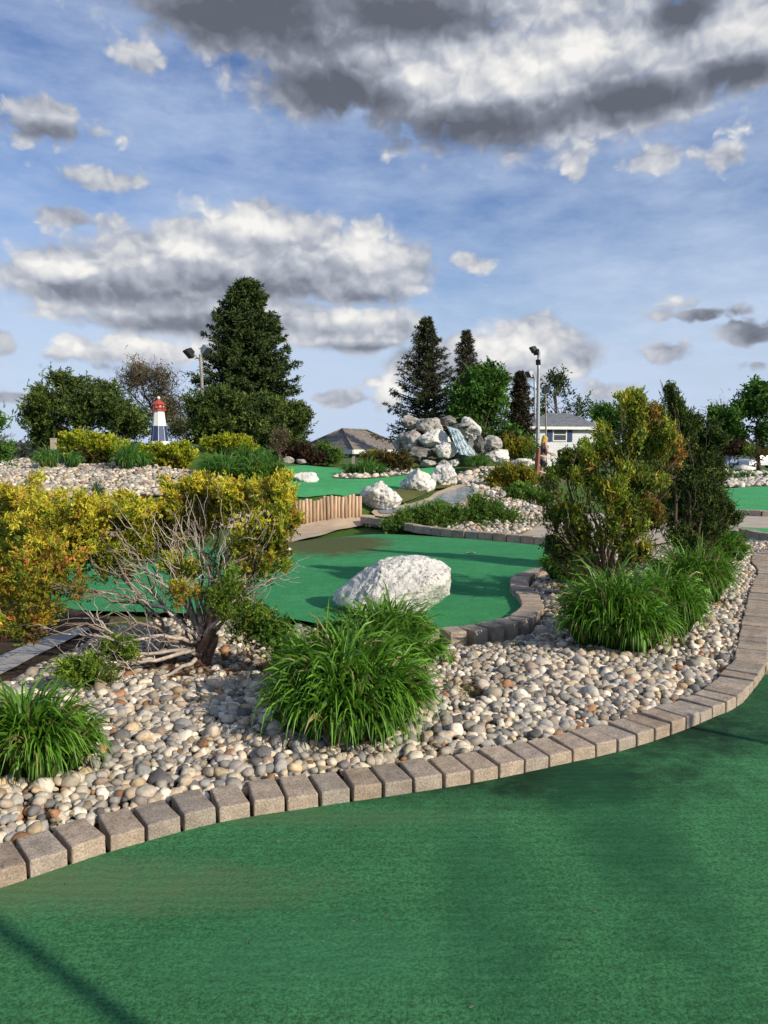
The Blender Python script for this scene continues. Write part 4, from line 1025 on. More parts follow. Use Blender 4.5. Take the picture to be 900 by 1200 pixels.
# low shrubs of the middle distance
YG = {'yg': ([(.42, .44, .025), (.33, .40, .025), (.50, .46, .035), (.20, .26, .025)], [34, 30, 16, 18]),
      'gm': ([(.36, .33, .025), (.22, .24, .022), (.42, .27, .035), (.10, .13, .016)], [28, 30, 14, 22]),
      'jn': ([(.08, .17, .025), (.13, .24, .03), (.18, .30, .04), (.05, .10, .018)], [30, 30, 20, 20]),
      'br': ([(.13, .10, .025), (.20, .13, .03), (.09, .09, .02), (.05, .05, .014)], [30, 22, 30, 20]),
      'mr': ([(.07, .022, .02), (.11, .04, .03), (.04, .03, .016), (.05, .05, .018)], [34, 20, 26, 16])}
def low_shrub(name, label, cat, lst, pal, n, Ls, k, lL, lW, up=.7, group=None, gap=.3, trunk=True, gsc=3.5, mat='leaf'):
    lb = lobes_px(lst); px = np.mean([a[0] for a in lst])
    mn = min(c[2] - r[2] for c, r, *_ in lb); cx = np.mean([c[0] for c, *_ in lb]); cy = np.mean([c[1] for c, *_ in lb])
    gz = float(T([[cx, cy]])[0]); base = np.array([cx, cy, min(mn, gz) if gz < mn + .6 else mn])
    root = thing(name, label, cat, base, group=group)
    b = MB(); shrub_foliage(b, lb, n, Ls, k, lL, lW, YG if pal is None else pal, upness=up, gap=gap, gscale=gsc, plume=(6, .5, 1.05, .36, .45))
    b.obj('foliage', M[mat], root, shift=base)
    if trunk:
        w = MB(); branches(w, base, lb, .03, (.14, .10, .07), 3, .007); w.obj('stems', M['bark'], root, shift=base)
low_shrub('yellow_shrub', 'broad yellow-green shrub on the mound left of the lighthouse', 'shrub', [(105, 520, 36, 15, 24.8, 1.2, 'yg'), (85, 524, 22, 14, 24.6, .6, 'yg'), (130, 524, 22, 14, 24.6, .6, 'yg'), (108, 535, 34, 8, 24.6, .5, 'br')], None, 300, .12, 6, .085, .05, gap=.25)
low_shrub('yellow_shrub', 'yellow-green shrub with broad leaves directly in front of the lighthouse', 'shrub', [(195, 535, 30, 15, 23.6, 1.1, 'yg'), (178, 532, 16, 12, 23.6, .5, 'yg'), (214, 535, 18, 16, 23.6, .6, 'yg'), (200, 545, 28, 10, 23.6, .5, 'br')], None, 300, .12, 6, .09, .055, gap=.33)
low_shrub('yellow_shrub', 'long low yellow shrub behind the lilies right of the lighthouse', 'shrub', [(248, 521, 20, 9, 26, .6, 'yg'), (270, 520, 24, 9, 26, .7, 'yg'), (290, 526, 16, 8, 26, .4, 'yg')], None, 280, .12, 6, .09, .05, gap=.2)
low_shrub('golden_mound', 'rounded golden-brown shrub at the bend of the stream', 'shrub', [(600, 560, 26, 18, 22.5, 1.1, 'gm'), (585, 564, 16, 14, 22.5, .5, 'gm'), (615, 562, 16, 15, 22.5, .5, 'gm')], None, 340, .12, 7, .075, .034, gap=.25)
low_shrub('rusty_juniper', 'rusty green juniper spreading right on the upper green island', 'shrub', [(445, 540, 22, 9, 25.5, .6, 'br'), (462, 540, 20, 11, 25, .7, 'br'), (474, 544, 12, 9, 25, .3, 'br'), (440, 536, 16, 6, 25.8, .4, 'gm')], None, 340, .12, 7, .075, .034, gap=.2)
JU = [('low juniper with bright tips nearest the small edging stones', [(500, 607, 34, 16, 15.2, 1.3, 'jn'), (474, 611, 22, 10, 15.0, .5, 'jn'), (522, 606, 24, 15, 15.4, .7, 'jn')]),
      ('low juniper right of another in front of the stream bend', [(566, 602, 26, 18, 16.0, 1.2, 'jn'), (586, 609, 20, 13, 15.8, .6, 'jn'), (548, 608, 20, 13, 15.8, .5, 'jn')])]
for lab, l in JU: low_shrub('low_juniper', lab, 'shrub', l, None, 420, .12, 8, .055, .019, 1.0, 'low junipers in the island bed', .15)
low_shrub('fern_patch', 'bright green leafy patch below the golden mound', 'plant', [(620, 578, 26, 9, 20.5, .8, 'jn'), (600, 582, 16, 6, 20.0, .4, 'jn'), (638, 585, 12, 10, 20, .4, 'jn')], None, 300, .13, 7, .07, .028, 1.2, None, .15, False)
low_shrub('fern_patch', 'bright green ground plant at the foot of the island near the path', 'plant', [(606, 618, 26, 8, 15.8, .7, 'jn'), (575, 622, 30, 7, 15.2, .7, 'jn'), (470, 618, 30, 6, 14.8, .6, 'jn'), (530, 622, 26, 6, 14.9, .5, 'jn')], None, 240, .1, 7, .05, .02, 1.2, None, .2, False)
low_shrub('weed_patch', 'low pale green weeds on the gravel in front of the yellow shrub', 'plant', [(215, 562, 40, 4, 21.5, .5, 'jn'), (130, 551, 30, 3, 23, .3, 'jn'), (250, 570, 24, 4, 20.5, .3, 'jn')], None, 200, .1, 6, .06, .02, 1.4, None, .3, False)
low_shrub('sprawling_lily', 'mounded leafy plant between lilies at the edge of the upper green', 'plant', [(300, 556, 24, 12, 21.8, .8, 'jn'), (318, 552, 14, 10, 22, .4, 'jn')], None, 260, .14, 7, .1, .028, .9, None, .2, False)
low_shrub('maroon_shrub', 'dark maroon barberry shrub left of the pavilion', 'shrub', [(352, 533, 22, 12, 31, .9, 'mr'), (372, 537, 18, 9, 30.5, .6, 'mr'), (335, 522, 14, 14, 31.5, .5, 'mr')], None, 300, .2, 6, .1, .045, gap=.2)
low_shrub('olive_shrub', 'light green open shrub in front of the pavilion posts', 'shrub', [(390, 537, 12, 10, 30.5, .6, 'jn'), (378, 530, 8, 12, 30.8, .4, 'jn')], None, 240, .2, 6, .1, .035, gap=.35)
low_shrub('spiraea', 'brownish shrub behind the end of the waterfall pile', 'shrub', [(606, 527, 20, 14, 31.5, .8, 'gm'), (595, 522, 14, 12, 31.8, .4, 'br'), (618, 530, 14, 14, 31.5, .5, 'jn')], None, 260, .22, 6, .11, .04, gap=.25)
low_shrub('crabapple', 'small maroon leaved tree behind the far right gravel', 'tree', [(855, 527, 18, 9, 44, .7, 'mr'), (845, 531, 10, 8, 44, .4, 'mr'), (868, 528, 10, 8, 44, .3, 'mr')], None, 200, .3, 6, .15, .06, gap=.4)
low_shrub('twiggy_shrub', 'thin olive shrub at the far right behind the gravel', 'shrub', [(888, 533, 13, 10, 43, .6, 'br'), (880, 530, 8, 8, 43, .3, 'jn')], None, 160, .3, 6, .14, .04, gap=.4)
# right hand leafy ground plant under the golden bush
low_shrub('leafy_weed', 'fresh green leafy plant right of the golden shrub trunk, touching the lilies', 'plant', [(318, 740, 26, 24, 4.75, .8, 'jn'), (338, 770, 22, 18, 4.6, .5, 'jn')], None, 200, .06, 7, .032, .014, .9, None, .35, True, 6)

# ------------------------------------------------------------------ trees
def spruce(name, label, px, by, top, wpx, D, seed, dens=1.0, col=(.018, .034, .014), tipc=(.05, .075, .025), lift=.15, gapy=.0, shape=1.0, cat='spruce tree', leafL=.16, leafW=.035, lean=0, low=.02, group=None):
    global rng
    rng_old = rng; rng = np.random.default_rng(seed)
    base = P(px, by, D); H = (by - top) * D / F; Rm = wpx * D / F / 2
    gz = float(T([base[:2]])[0]); base_z = min(gz, base[2]); H += base[2] - base_z; base[2] = base_z
    root = thing(name, label, cat, base, group=group)
    b = MB(); w = MB()
    nb = int(260 * dens); pos = []; dr = []; cc = []
    for i in range(nb):
        f = low + (1 - low) * (i + rng.random()) / nb
        f = f ** .9
        rl = Rm * ((1 - f) ** shape) * (.50 + .72 * rng.random()) + .10
        if f > .965: rl *= .7
        a = i * 2.399 + rng.normal(0, .4)
        o = np.array([lean * f * H, 0, f * H])
        up = lift + .5 * f - .25 * (1 - f)
        n = 7; t = np.linspace(0, 1, n)
        path = o + np.column_stack([math.cos(a) * rl * t, math.sin(a) * rl * t, rl * (up * t - .28 * t * t + .22 * t ** 3)])
        w.tube(path, np.linspace(.018 + .02 * rl, .006, n), 4, (.07, .05, .04), False)
        m = int((8 + rl * 15)); tt = rng.random(m) ** .75
        q = np.stack([np.interp(tt, t, path[:, k]) for k in range(3)], 1)
        perp = np.array([-math.sin(a), math.cos(a), 0]); sg = rng.choice([-1, 1], m)[:, None]
        ln = (.12 + .30 * rl * (1.1 - tt)) * rng.uniform(.5, 1.1, m); ln = np.minimum(ln, .75)
        dd = unit(np.array([math.cos(a), math.sin(a), 0]) * .7 + perp * sg * rng.uniform(.25, 1.1, (m, 1)) + np.column_stack([np.zeros(m), np.zeros(m), rng.normal(-.18, .25, m)]))
        kk = 7
        s_ = (np.arange(kk) + .3) / kk
        pp = (q[:, None] + dd[:, None] * (ln[:, None] * s_)[..., None]).reshape(-1, 3)
        d2 = np.repeat(dd, kk, 0) + .75 * rng.normal(size=(m * kk, 3)) + np.array([0, 0, .12])
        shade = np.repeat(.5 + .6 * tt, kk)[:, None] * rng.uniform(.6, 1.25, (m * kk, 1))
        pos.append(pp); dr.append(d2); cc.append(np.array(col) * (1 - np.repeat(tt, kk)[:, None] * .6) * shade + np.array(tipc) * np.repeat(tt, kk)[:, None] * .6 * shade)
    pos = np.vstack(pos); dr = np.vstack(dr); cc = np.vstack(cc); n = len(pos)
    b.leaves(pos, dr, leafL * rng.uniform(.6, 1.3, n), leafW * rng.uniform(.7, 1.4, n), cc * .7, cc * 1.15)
    b.obj('crown', M['needle'], root)
    w.tube(np.array([[lean * H * k, 0, H * k] for k in np.linspace(-.01, 1, 8)]), np.linspace(.02 * H + .03, .008, 8), 8, (.09, .065, .05))
    w.obj('trunk', M['bark'], root)
    rng = rng_old
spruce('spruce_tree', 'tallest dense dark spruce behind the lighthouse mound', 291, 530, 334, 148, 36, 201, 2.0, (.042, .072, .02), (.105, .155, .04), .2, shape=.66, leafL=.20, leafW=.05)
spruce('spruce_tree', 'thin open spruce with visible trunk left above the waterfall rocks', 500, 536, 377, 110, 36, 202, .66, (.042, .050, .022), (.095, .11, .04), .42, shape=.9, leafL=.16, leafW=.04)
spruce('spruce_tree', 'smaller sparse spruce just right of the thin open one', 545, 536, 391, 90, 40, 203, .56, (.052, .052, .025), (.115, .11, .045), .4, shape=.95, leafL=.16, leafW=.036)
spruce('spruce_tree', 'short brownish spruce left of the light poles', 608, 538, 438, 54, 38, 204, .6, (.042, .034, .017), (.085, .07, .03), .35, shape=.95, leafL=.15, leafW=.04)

def broad(name, label, lst, base_px, D, pal, count, Ls, k, lL, lW, cat='tree', gap=.42, up=.3, gsc=1.3, trunk=.12, twigs=5, mat='leaf', bias=.4, col=(.10, .075, .055), group=None, clump=4, tw=.012):
    lb = lobes_px([(a[0], a[1], a[2], a[3], D + (a[6] if len(a) > 6 else 0), a[4], a[5]) for a in lst])
    base = P(base_px[0], base_px[1], D); gz = float(T([base[:2]])[0]); base[2] = min(base[2], gz)
    root = thing(name, label, cat, base, group=group)
    b = MB(); shrub_foliage(b, lb, count, Ls, k, lL, lW, pal, upness=up, gap=gap, gscale=gsc, bias=bias, spread=.9, clump=clump, plume=(9, .38, 1.28, .17, .25) if cat == 'juniper' else (7, .25, 1.12, .28, .35) if count >= 200 else None)
    b.obj('crown', M[mat], root, shift=base)
    w = MB(); top = np.mean([c for c, *_ in lb], 0); hub = base + (top - base) * .45
    w.tube(wiggle(base, hub, 6, .03), np.linspace(trunk, trunk * .7, 6), 8, col)
    branches(w, base, lb, trunk * .75, col, twigs, tw, .06, .02, hub)
    w.obj('trunk', M['bark'], root, shift=base)
TP = {'dj': ([(.040, .068, .016), (.065, .105, .02), (.105, .15, .027), (.16, .20, .04)], [32, 32, 24, 12]),
      'dg': ([(.06, .15, .022), (.09, .20, .03), (.13, .25, .035), (.04, .10, .018)], [30, 32, 18, 18]),
      'gr': ([(.05, .09, .02), (.08, .12, .03), (.035, .06, .016)], [30, 20, 30]),
      'bare': ([(.17, .12, .085), (.13, .12, .06), (.20, .15, .10), (.10, .12, .045)], [34, 26, 20, 20]),
      'pale': ([(.16, .19, .08), (.12, .16, .06), (.2, .2, .11)], [1, 1, 1])}
broad('juniper', 'dark spreading juniper with jagged top left of the lighthouse', [(75, 475, 34, 20, .9, 'dj'), (60, 500, 30, 22, .9, 'dj'), (105, 485, 40, 28, 1.2, 'dj'), (140, 492, 30, 28, .9, 'dj'), (84, 455, 16, 12, .35, 'dj'), (42, 488, 12, 6, .2, 'dj'), (120, 462, 20, 14, .4, 'dj'), (155, 505, 24, 22, .7, 'dj'), (50, 515, 20, 14, .5, 'dj'), (68, 446, 10, 8, .15, 'dj')], (95, 530), 30, TP, 420, .30, 9, .14, .05, 'juniper', .44, .8, 3.2, .1, 3, 'needle')
broad('juniper', 'dark juniper below the leaning light pole in front of the tall spruce', [(250, 487, 28, 20, .9, 'dj'), (285, 480, 26, 18, .8, 'dj'), (310, 495, 30, 20, .9, 'dj'), (240, 505, 24, 14, .6, 'dj'), (275, 505, 36, 14, .9, 'dj'), (330, 510, 28, 16, .8, 'dj'), (228, 480, 12, 14, .3, 'dj'), (262, 466, 14, 8, .3, 'dj'), (345, 495, 18, 16, .5, 'dj'), (358, 490, 12, 12, .3, 'dj')], (280, 530), 31, TP, 400, .28, 9, .13, .05, 'juniper', .42, .8, 3.2, .1, 3, 'needle')
broad('budding_tree', 'hazy brown budding tree between the left juniper and the spruce', [(165, 445, 26, 18, .7, 'bare'), (190, 455, 28, 24, .9, 'bare'), (150, 450, 18, 16, .4, 'bare'), (205, 480, 24, 28, .8, 'bare'), (180, 485, 26, 24, .7, 'bare'), (212, 505, 20, 18, .6, 'pale')], (188, 530), 34, TP, 420, .4, 6, .11, .04, 'tree', .40, .4, 1.6, .07, 20, 'leaf', .5, (.13, .10, .08), None, 3, .01)
broad('deciduous_tree', 'fresh green leafy tree behind the waterfall', [(565, 465, 28, 26, 1, 'dg'), (545, 485, 26, 26, .9, 'dg'), (580, 490, 26, 28, 1, 'dg'), (556, 510, 34, 18, .9, 'dg'), (590, 515, 18, 16, .5, 'dg'), (558, 448, 12, 14, .3, 'dg'), (582, 448, 12, 12, .25, 'dg'), (535, 470, 12, 12, .25, 'dg'), (570, 436, 8, 8, .12, 'dg')], (560, 540), 34, TP, 300, .32, 7, .17, .085, 'tree', .36, .5, 1.6, .09, 4)
broad('airy_tree', 'airy half-leafed tree above the white house roof', [(648, 462, 18, 18, .8, 'gr'), (636, 478, 14, 12, .4, 'gr'), (662, 478, 18, 12, .5, 'gr'), (652, 446, 12, 8, .3, 'gr'), (680, 480, 14, 10, .35, 'gr')], (652, 530), 75, TP, 130, .8, 6, .34, .16, 'tree', .5, .4, .8, .16, 12, 'leaf', .5, (.12, .10, .08), None, 3, .03)
broad('round_tree', 'small round green tree at the right corner of the white house', [(712, 490, 16, 16, .8, 'dg'), (705, 505, 14, 14, .5, 'dg'), (728, 500, 16, 14, .5, 'dg')], (712, 532), 62, TP, 200, .5, 6, .28, .13, 'tree', .35, .4, 1, .1, 4)
broad('maple_tree', 'large green leafy tree at the right picture edge', [(885, 480, 30, 24, 1, 'dg'), (860, 498, 26, 18, .8, 'dg'), (905, 500, 30, 26, 1, 'dg'), (870, 515, 24, 10, .5, 'dg'), (848, 490, 12, 10, .25, 'dg'), (930, 480, 30, 30, .8, 'dg'), (895, 462, 18, 10, .4, 'dg'), (890, 520, 24, 8, .4, 'dg')], (890, 545), 48, TP, 480, .45, 7, .24, .12, 'tree', .4, .4, 1.1, .14, 5)
broad('bare_tree', 'pale leafless tree left of the large right hand tree', [(832, 480, 14, 14, .5, 'pale'), (845, 470, 12, 8, .3, 'pale'), (838, 492, 12, 10, .3, 'pale')], (838, 540), 70, TP, 22, .6, 4, .2, .07, 'tree', .45, .3, .8, .1, 22, 'leaf', .5, (.30, .26, .21), None, 2, .022)
broad('young_tree', 'thin pale green young tree cut by the left picture edge', [(-6, 492, 12, 9, .5, 'dg'), (-16, 520, 26, 18, .6, 'dg'), (0, 528, 16, 12, .4, 'dg'), (6, 508, 14, 6, .12, 'pale')], (-12, 560), 20, TP, 130, .22, 6, .12, .05, 'tree', .4, .3, 2, .05, 10, 'leaf', .5, (.15, .13, .09), None, 3, .006)
broad('brown_shrub', 'small brown dried shrub on a thin stem at the rear of the upper green', [(324, 516, 9, 11, .7, 'bare'), (332, 512, 7, 9, .4, 'bare'), (329, 524, 8, 6, .3, 'bare')], (327, 545), 29, TP, 170, .16, 6, .09, .035, 'shrub', .3, .3, 3, .04, 8, 'leaf', .45, (.22, .14, .10), None, 3, .006)

def far_woods():
    b = MB(); n = 26000
    az = rng.uniform(-.75, .75, n); D = rng.uniform(330, 420, n)
    hh = 3.0 + 5 * fbm(np.column_stack([az * 40, np.zeros(n), np.zeros(n)]), 4)
    z = -1 + hh * rng.random(n) ** .7
    pos = np.column_stack([np.sin(az) * D, np.cos(az) * D, z])
    c = pick([(.05, .075, .04), (.075, .10, .055), (.06, .07, .055), (.10, .10, .08)], [1, 1, 1, .6], n)
    b.leaves(pos, rng.normal(size=(n, 3)), rng.uniform(1.5, 3, n), rng.uniform(.8, 1.8, n), c * .8, c)
    tag(b.obj('far_woods', M['leaf']), 'distant line of trees along the horizon', None, None, 'stuff')
far_woods()

# ------------------------------------------------------------------ lighthouse ornament
M['white'] = plain('white_paint', (.78, .77, .72), .5, .06, 6, .05); M['red'] = plain('red_paint', (.42, .07, .045), .55, .15, 8, .1)
M['blue'] = plain('blue_paint', (.03, .055, .14), .45, .15, 6, .05); M['black'] = plain('black_metal', (.02, .02, .022), .45, .2, 8, .05)
def prism(b, n, r0, r1, z0, z1, rot=0, cap=True):
    a = np.arange(n) * 2 * PI / n + rot
    V = np.vstack([np.column_stack([np.cos(a) * r0, np.sin(a) * r0, np.full(n, z0)]), np.column_stack([np.cos(a) * r1, np.sin(a) * r1, np.full(n, z1)])])
    q = [(i, (i + 1) % n, n + (i + 1) % n, n + i) for i in range(n)]; t = []
    if cap:
        for i in range(1, n - 1): t += [(0, i + 1, i), (n, n + i, n + i + 1)]
    b.add(V, q, t)
def lighthouse():
    D = 26.2; base = P(187, 519, D); s = D / F
    root = thing('lighthouse', 'small octagonal garden lighthouse with red top and blue lower panels on the mound', 'lighthouse', base)
    rot = R(10); h = (519 - 482) * s; r0, r1 = 10.4 * s, 6.0 * s
    b = MB(); prism(b, 8, r0, r1, 0, h, rot); b.obj('tower', M['white'], root, smooth=False)
    for i in range(8):
        a0 = i * PI / 4 + rot; a1 = a0 + PI / 4
        def edge(a, z): r_ = (r0 + (r1 - r0) * z / h) * 1.012; return np.array([math.cos(a) * r_, math.sin(a) * r_, z])
        z0, z1 = .05 * h, .53 * h
        c = [edge(a0, z0), edge(a1, z0), edge(a1, z1), edge(a0, z1)]
        m0, m1 = (c[0] + c[1]) / 2, (c[2] + c[3]) / 2
        V = np.array([m0 + (c[0] - m0) * .90, m0 + (c[1] - m0) * .90, m1 + (c[2] - m1) * .90, m1 + (c[3] - m1) * .90])
        b = MB(); b.add(V, [(0, 1, 2, 3)]); b.obj('blue_panel', M['blue'], root, smooth=False)
    b = MB(); prism(b, 8, r0 * 1.12, r0 * 1.1, -.06, .03, rot); b.obj('plinth', M['white'], root, smooth=False)
    b = MB(); prism(b, 8, r1 * 1.35, r1 * 1.35, h, h + 1.2 * s, rot); prism(b, 8, r1 * 1.02, r1 * 1.02, h + 1.2 * s, h + 7 * s, rot)
    for i in range(8):
        a = i * PI / 4 + rot; b.tube([(math.cos(a) * r1 * 1.28, math.sin(a) * r1 * 1.28, h + z) for z in (1.2 * s, 4.5 * s)], .012, 5)
        a2 = a + PI / 4
        for z in (3 * s, 4.5 * s): b.tube([(math.cos(a) * r1 * 1.28, math.sin(a) * r1 * 1.28, h + z), (math.cos(a2) * r1 * 1.28, math.sin(a2) * r1 * 1.28, h + z)], .010, 5)
    b.obj('lantern_room', M['red'], root, smooth=False)
    for i in range(8):
        a = i * PI / 4 + rot + PI / 8; r_ = r1 * 1.02 * math.cos(PI / 8) + .004
        b = MB(); b.box(0, 0, h + 4.6 * s, .02, .06, 3.4 * s, 0); b.v[-1] = b.v[-1] + 0; V = b.v[-1]; c, sn = math.cos(a), math.sin(a)
        V = np.stack([(V[:, 0] + r_) * c - V[:, 1] * sn, (V[:, 0] + r_) * sn + V[:, 1] * c, V[:, 2]], 1); b.v[-1] = V
        b.obj('window', M['white'], root, smooth=False)
    b = MB(); prism(b, 8, r1 * 1.5, r1 * .12, h + 7 * s, h + 13.5 * s, rot); b.obj('roof', M['red'], root, smooth=False)
    b = MB(); b.tube([(0, 0, h + z * s) for z in (13, 14, 15, 16.3, 17)], [.02, .045, .06, .045, .01], 8); b.obj('finial', M['white'], root)
lighthouse()
def post():
    p = P(63, 527, 25.5); b = MB(); b.box(0, 0, .12, .17, .12, .46); b.box(0, 0, .365, .19, .14, .03)
    tag(b.obj('marker_post', M['concrete'], loc=p, smooth=False), 'short pale post left of the broad yellow shrub', 'post')
post()

# ------------------------------------------------------------------ light poles
M['weathered'] = plain('weathered_wood', (.30, .27, .24), .85, .25, 10, .3); M['galv'] = plain('galvanised_steel', (.40, .41, .42), .45, .12, 8, .05, .4); M['glass'] = plain('dark_glass', (.06, .07, .08), .15, .1, 4, .0, 0, .5)
def flood(root, base, p, aim, size, mt='black'):
    p = np.array(p); aim = unit(np.array(aim, float)); sx = unit(np.cross(aim, (0, 0, 1))); up = np.cross(sx, aim); Mx = np.column_stack([sx, aim, up])
    b = MB(); w, d, h = size
    for (oy, k) in ((-d * .35, .6), (0, .85), (d * .35, 1.0)):
        b.box(*(p + aim * oy - base), w * k, d * .36, h * k, 0, None, Mx)
    o = b.obj('floodlight', M[mt], root, smooth=False)
    g = MB(); g.box(*(p + aim * (d * .545) - base), w * .9, .012, h * .9, 0, None, Mx); g.obj('lens', M['glass'], o, smooth=False)
def pole(label, px0, by, px1, top, D, r, mt, heads, group='floodlight poles', arm=True):
    base = P(px0, by, D); tp = P(px1, top, D); gz = float(T([base[:2]])[0])
    base = base + (tp - base) * ((gz - base[2]) / (tp[2] - base[2])) if gz < base[2] else base
    root = thing('light_pole', label, 'light pole', base, group=group)
    b = MB(); t = np.linspace(0, 1, 8)[:, None]; b.tube((tp - base) * t, np.linspace(r, r * .75, 8), 10, (.4, .4, .4)); b.obj('pole', M[mt], root)
    for (px, py, sz, aim, mt2) in heads:
        p = P(px, py, D)
        a = MB(); q = tp - base - np.array([0, 0, .1]); a.tube([q, (q + p - base) / 2 + np.array([0, 0, .02]), p - base], r * .45, 6); a.obj('bracket', M['galv'], root)
        flood(root, base, p, aim, sz, mt2)
pole('leaning weathered wooden light pole in front of the tall spruce', 239, 500, 235, 418, 33, .085, 'weathered', [(222.5, 413, (.34, .28, .42), (-.45, -.5, -.75), 'black'), (240.5, 409, (.34, .28, .42), (.5, -.3, -.6), 'galv')])
pole('tallest grey light pole with paired lamps right of the brown spruce', 630, 530, 631.5, 412, 44, .12, 'galv', [(625.5, 409, (.34, .26, .38), (-.7, -.3, -.6), 'black'), (629, 412, (.3, .3, .3), (-.5, -.6, -.5), 'black'), (631, 424, (.26, .26, .3), (-.3, -.8, -.4), 'black')])
pole('slim light pole just left of the tallest one, half as prominent', 627, 530, 626.5, 440, 58, .10, 'galv', [(621, 437.5, (.5, .4, .5), (-.7, -.4, -.5), 'galv'), (624.5, 440, (.3, .3, .3), (-.5, -.6, -.5), 'galv')])
pole('short light pole with a dark square lamp in front of the white house', 640, 545, 639.5, 460, 36, .045, 'weathered', [(639, 456.5, (.30, .24, .30), (.1, -.9, -.35), 'black')])
pole('faint distant light pole at the edge of the brown spruce', 620.5, 530, 620.5, 455, 62, .07, 'galv', [(619, 454, (.35, .3, .3), (-.5, -.7, -.4), 'black')])
# two poles standing beside the photographer whose thin shadows cross the front green
def turf_bits():
    b = MB(); n = 150
    g = np.stack([rng.uniform(-1.3, 2.6, n), rng.uniform(1.7, 4.6, n)], 1); g = g[inside(front_poly, g)]; n = len(g)
    c = pick([(.20, .13, .07), (.10, .07, .04), (.30, .26, .16), (.05, .06, .03)], [3, 3, 1, 2], n)
    b.leaves(np.column_stack([g, T(g) + .009]), np.column_stack([rng.normal(size=(n, 2)), rng.normal(0, .12, n)]), rng.uniform(.006, .022, n), rng.uniform(.003, .008, n), c, c, up=np.array([0, 0, 1.0]))
    tag(b.obj('leaf_litter', M['bark']), 'tiny dry leaf bits scattered on the front green', None, None, 'stuff')
turf_bits()
def cup():
    p = G(552, 648, .036); root = thing('golf_cup', 'small dark cup set into the middle green', 'golf cup', p)
    b = MB(); a = np.arange(24) * 2 * PI / 24
    b.add(np.vstack([[(0, 0, .004)], np.column_stack([np.cos(a) * .054, np.sin(a) * .054, np.full(24, .004)])]), None, [(0, i + 1, (i + 1) % 24 + 1) for i in range(24)]); b.obj('hole', M['black'], root)
    b = MB(); V = np.vstack([np.column_stack([np.cos(a) * r_, np.sin(a) * r_, np.full(24, .007)]) for r_ in (.054, .064)]); b.add(V, [(i, (i + 1) % 24, 24 + (i + 1) % 24, 24 + i) for i in range(24)]); b.obj('rim', M['white'], root)
cup()
def side_pole(x, y, h, r, label):
    root = thing('slim_post', label, 'post', (x, y, 0), group='posts beside the front green')  # unseen post outside the view, placed to cast its thin shadow on the green
    b = MB(); b.tube([(0, 0, z) for z in np.linspace(-.02, h, 6)], np.linspace(r, r * .9, 6), 10); b.obj('pole', M['galv'], root)
    b = MB(); b.tube([(0, 0, h - .01), (0, 0, h + .03), (0, 0, h + .05)], [r * 1.3, r * 1.3, r * .3], 10); b.obj('cap', M['galv'], root)
side_pole(3.275, -1.05, 3.6, .03, 'slim post whose shadow crosses the lower left corner of the front green')
side_pole(4.75, 1.78, 2.0, .025, 'slim post whose shadow meets the kerb at the right of the front green')

# ------------------------------------------------------------------ pavilion and house
def shingle(name, a, bcol, rows=14):
    m, nt = newmat(name); co = coords(nt)
    br = N(nt, 'ShaderNodeTexBrick'); br.inputs['Scale'].default_value = 1.0; br.inputs['Brick Width'].default_value = .55; br.inputs['Row Height'].default_value = .16
    br.inputs['Mortar Size'].default_value = .012; br.inputs['Color1'].default_value = (*a, 1); br.inputs['Color2'].default_value = (*bcol, 1); br.inputs['Mortar'].default_value = (a[0] * .4, a[1] * .4, a[2] * .4, 1)
    s = N(nt, 'ShaderNodeSeparateXYZ'); L(nt, co, s.inputs[0]); c = N(nt, 'ShaderNodeCombineXYZ')
    L(nt, math_(nt, 'ADD', s.outputs[0], math_(nt, 'MULTIPLY', s.outputs[1], .63)), c.inputs[0]); L(nt, math_(nt, 'MULTIPLY', s.outputs[2], 2.2), c.inputs[1]); L(nt, c.outputs[0], br.inputs['Vector'])
    f = noise(nt, 3, 5, .6, co)
    finish(nt, mix(nt, 1.0, br.outputs['Color'], ramp(nt, f, [(.3, .75), (.7, 1.2)]), 'MULTIPLY'), .9, br.outputs['Fac'], .4, .03, .15); return m
M['shingle_brown'] = shingle('brown_shingle', (.20, .175, .15), (.27, .235, .20)); M['shingle_grey'] = shingle('grey_shingle', (.17, .18, .20), (.21, .22, .24))
def hip(b, A, B, Cc, k0, k1, zr, over=0):
    A, B, Cc = map(np.array, (A, B, Cc)); Dd = B + Cc - A
    m0, m1 = (A + Cc) / 2, (B + Dd) / 2
    R1 = m0 + (m1 - m0) * k0; R2 = m0 + (m1 - m0) * k1; R1[2] = R2[2] = zr
    for f in ((A, B, R2, R1), (Cc, A, R1), (Dd, Cc, R1, R2), (B, Dd, R2)):
        V = np.array(f); b.add(V, [(0, 1, 2, 3)] if len(f) == 4 else None, [(0, 1, 2)] if len(f) == 3 else None)
    return A, B, Dd, Cc, R1, R2
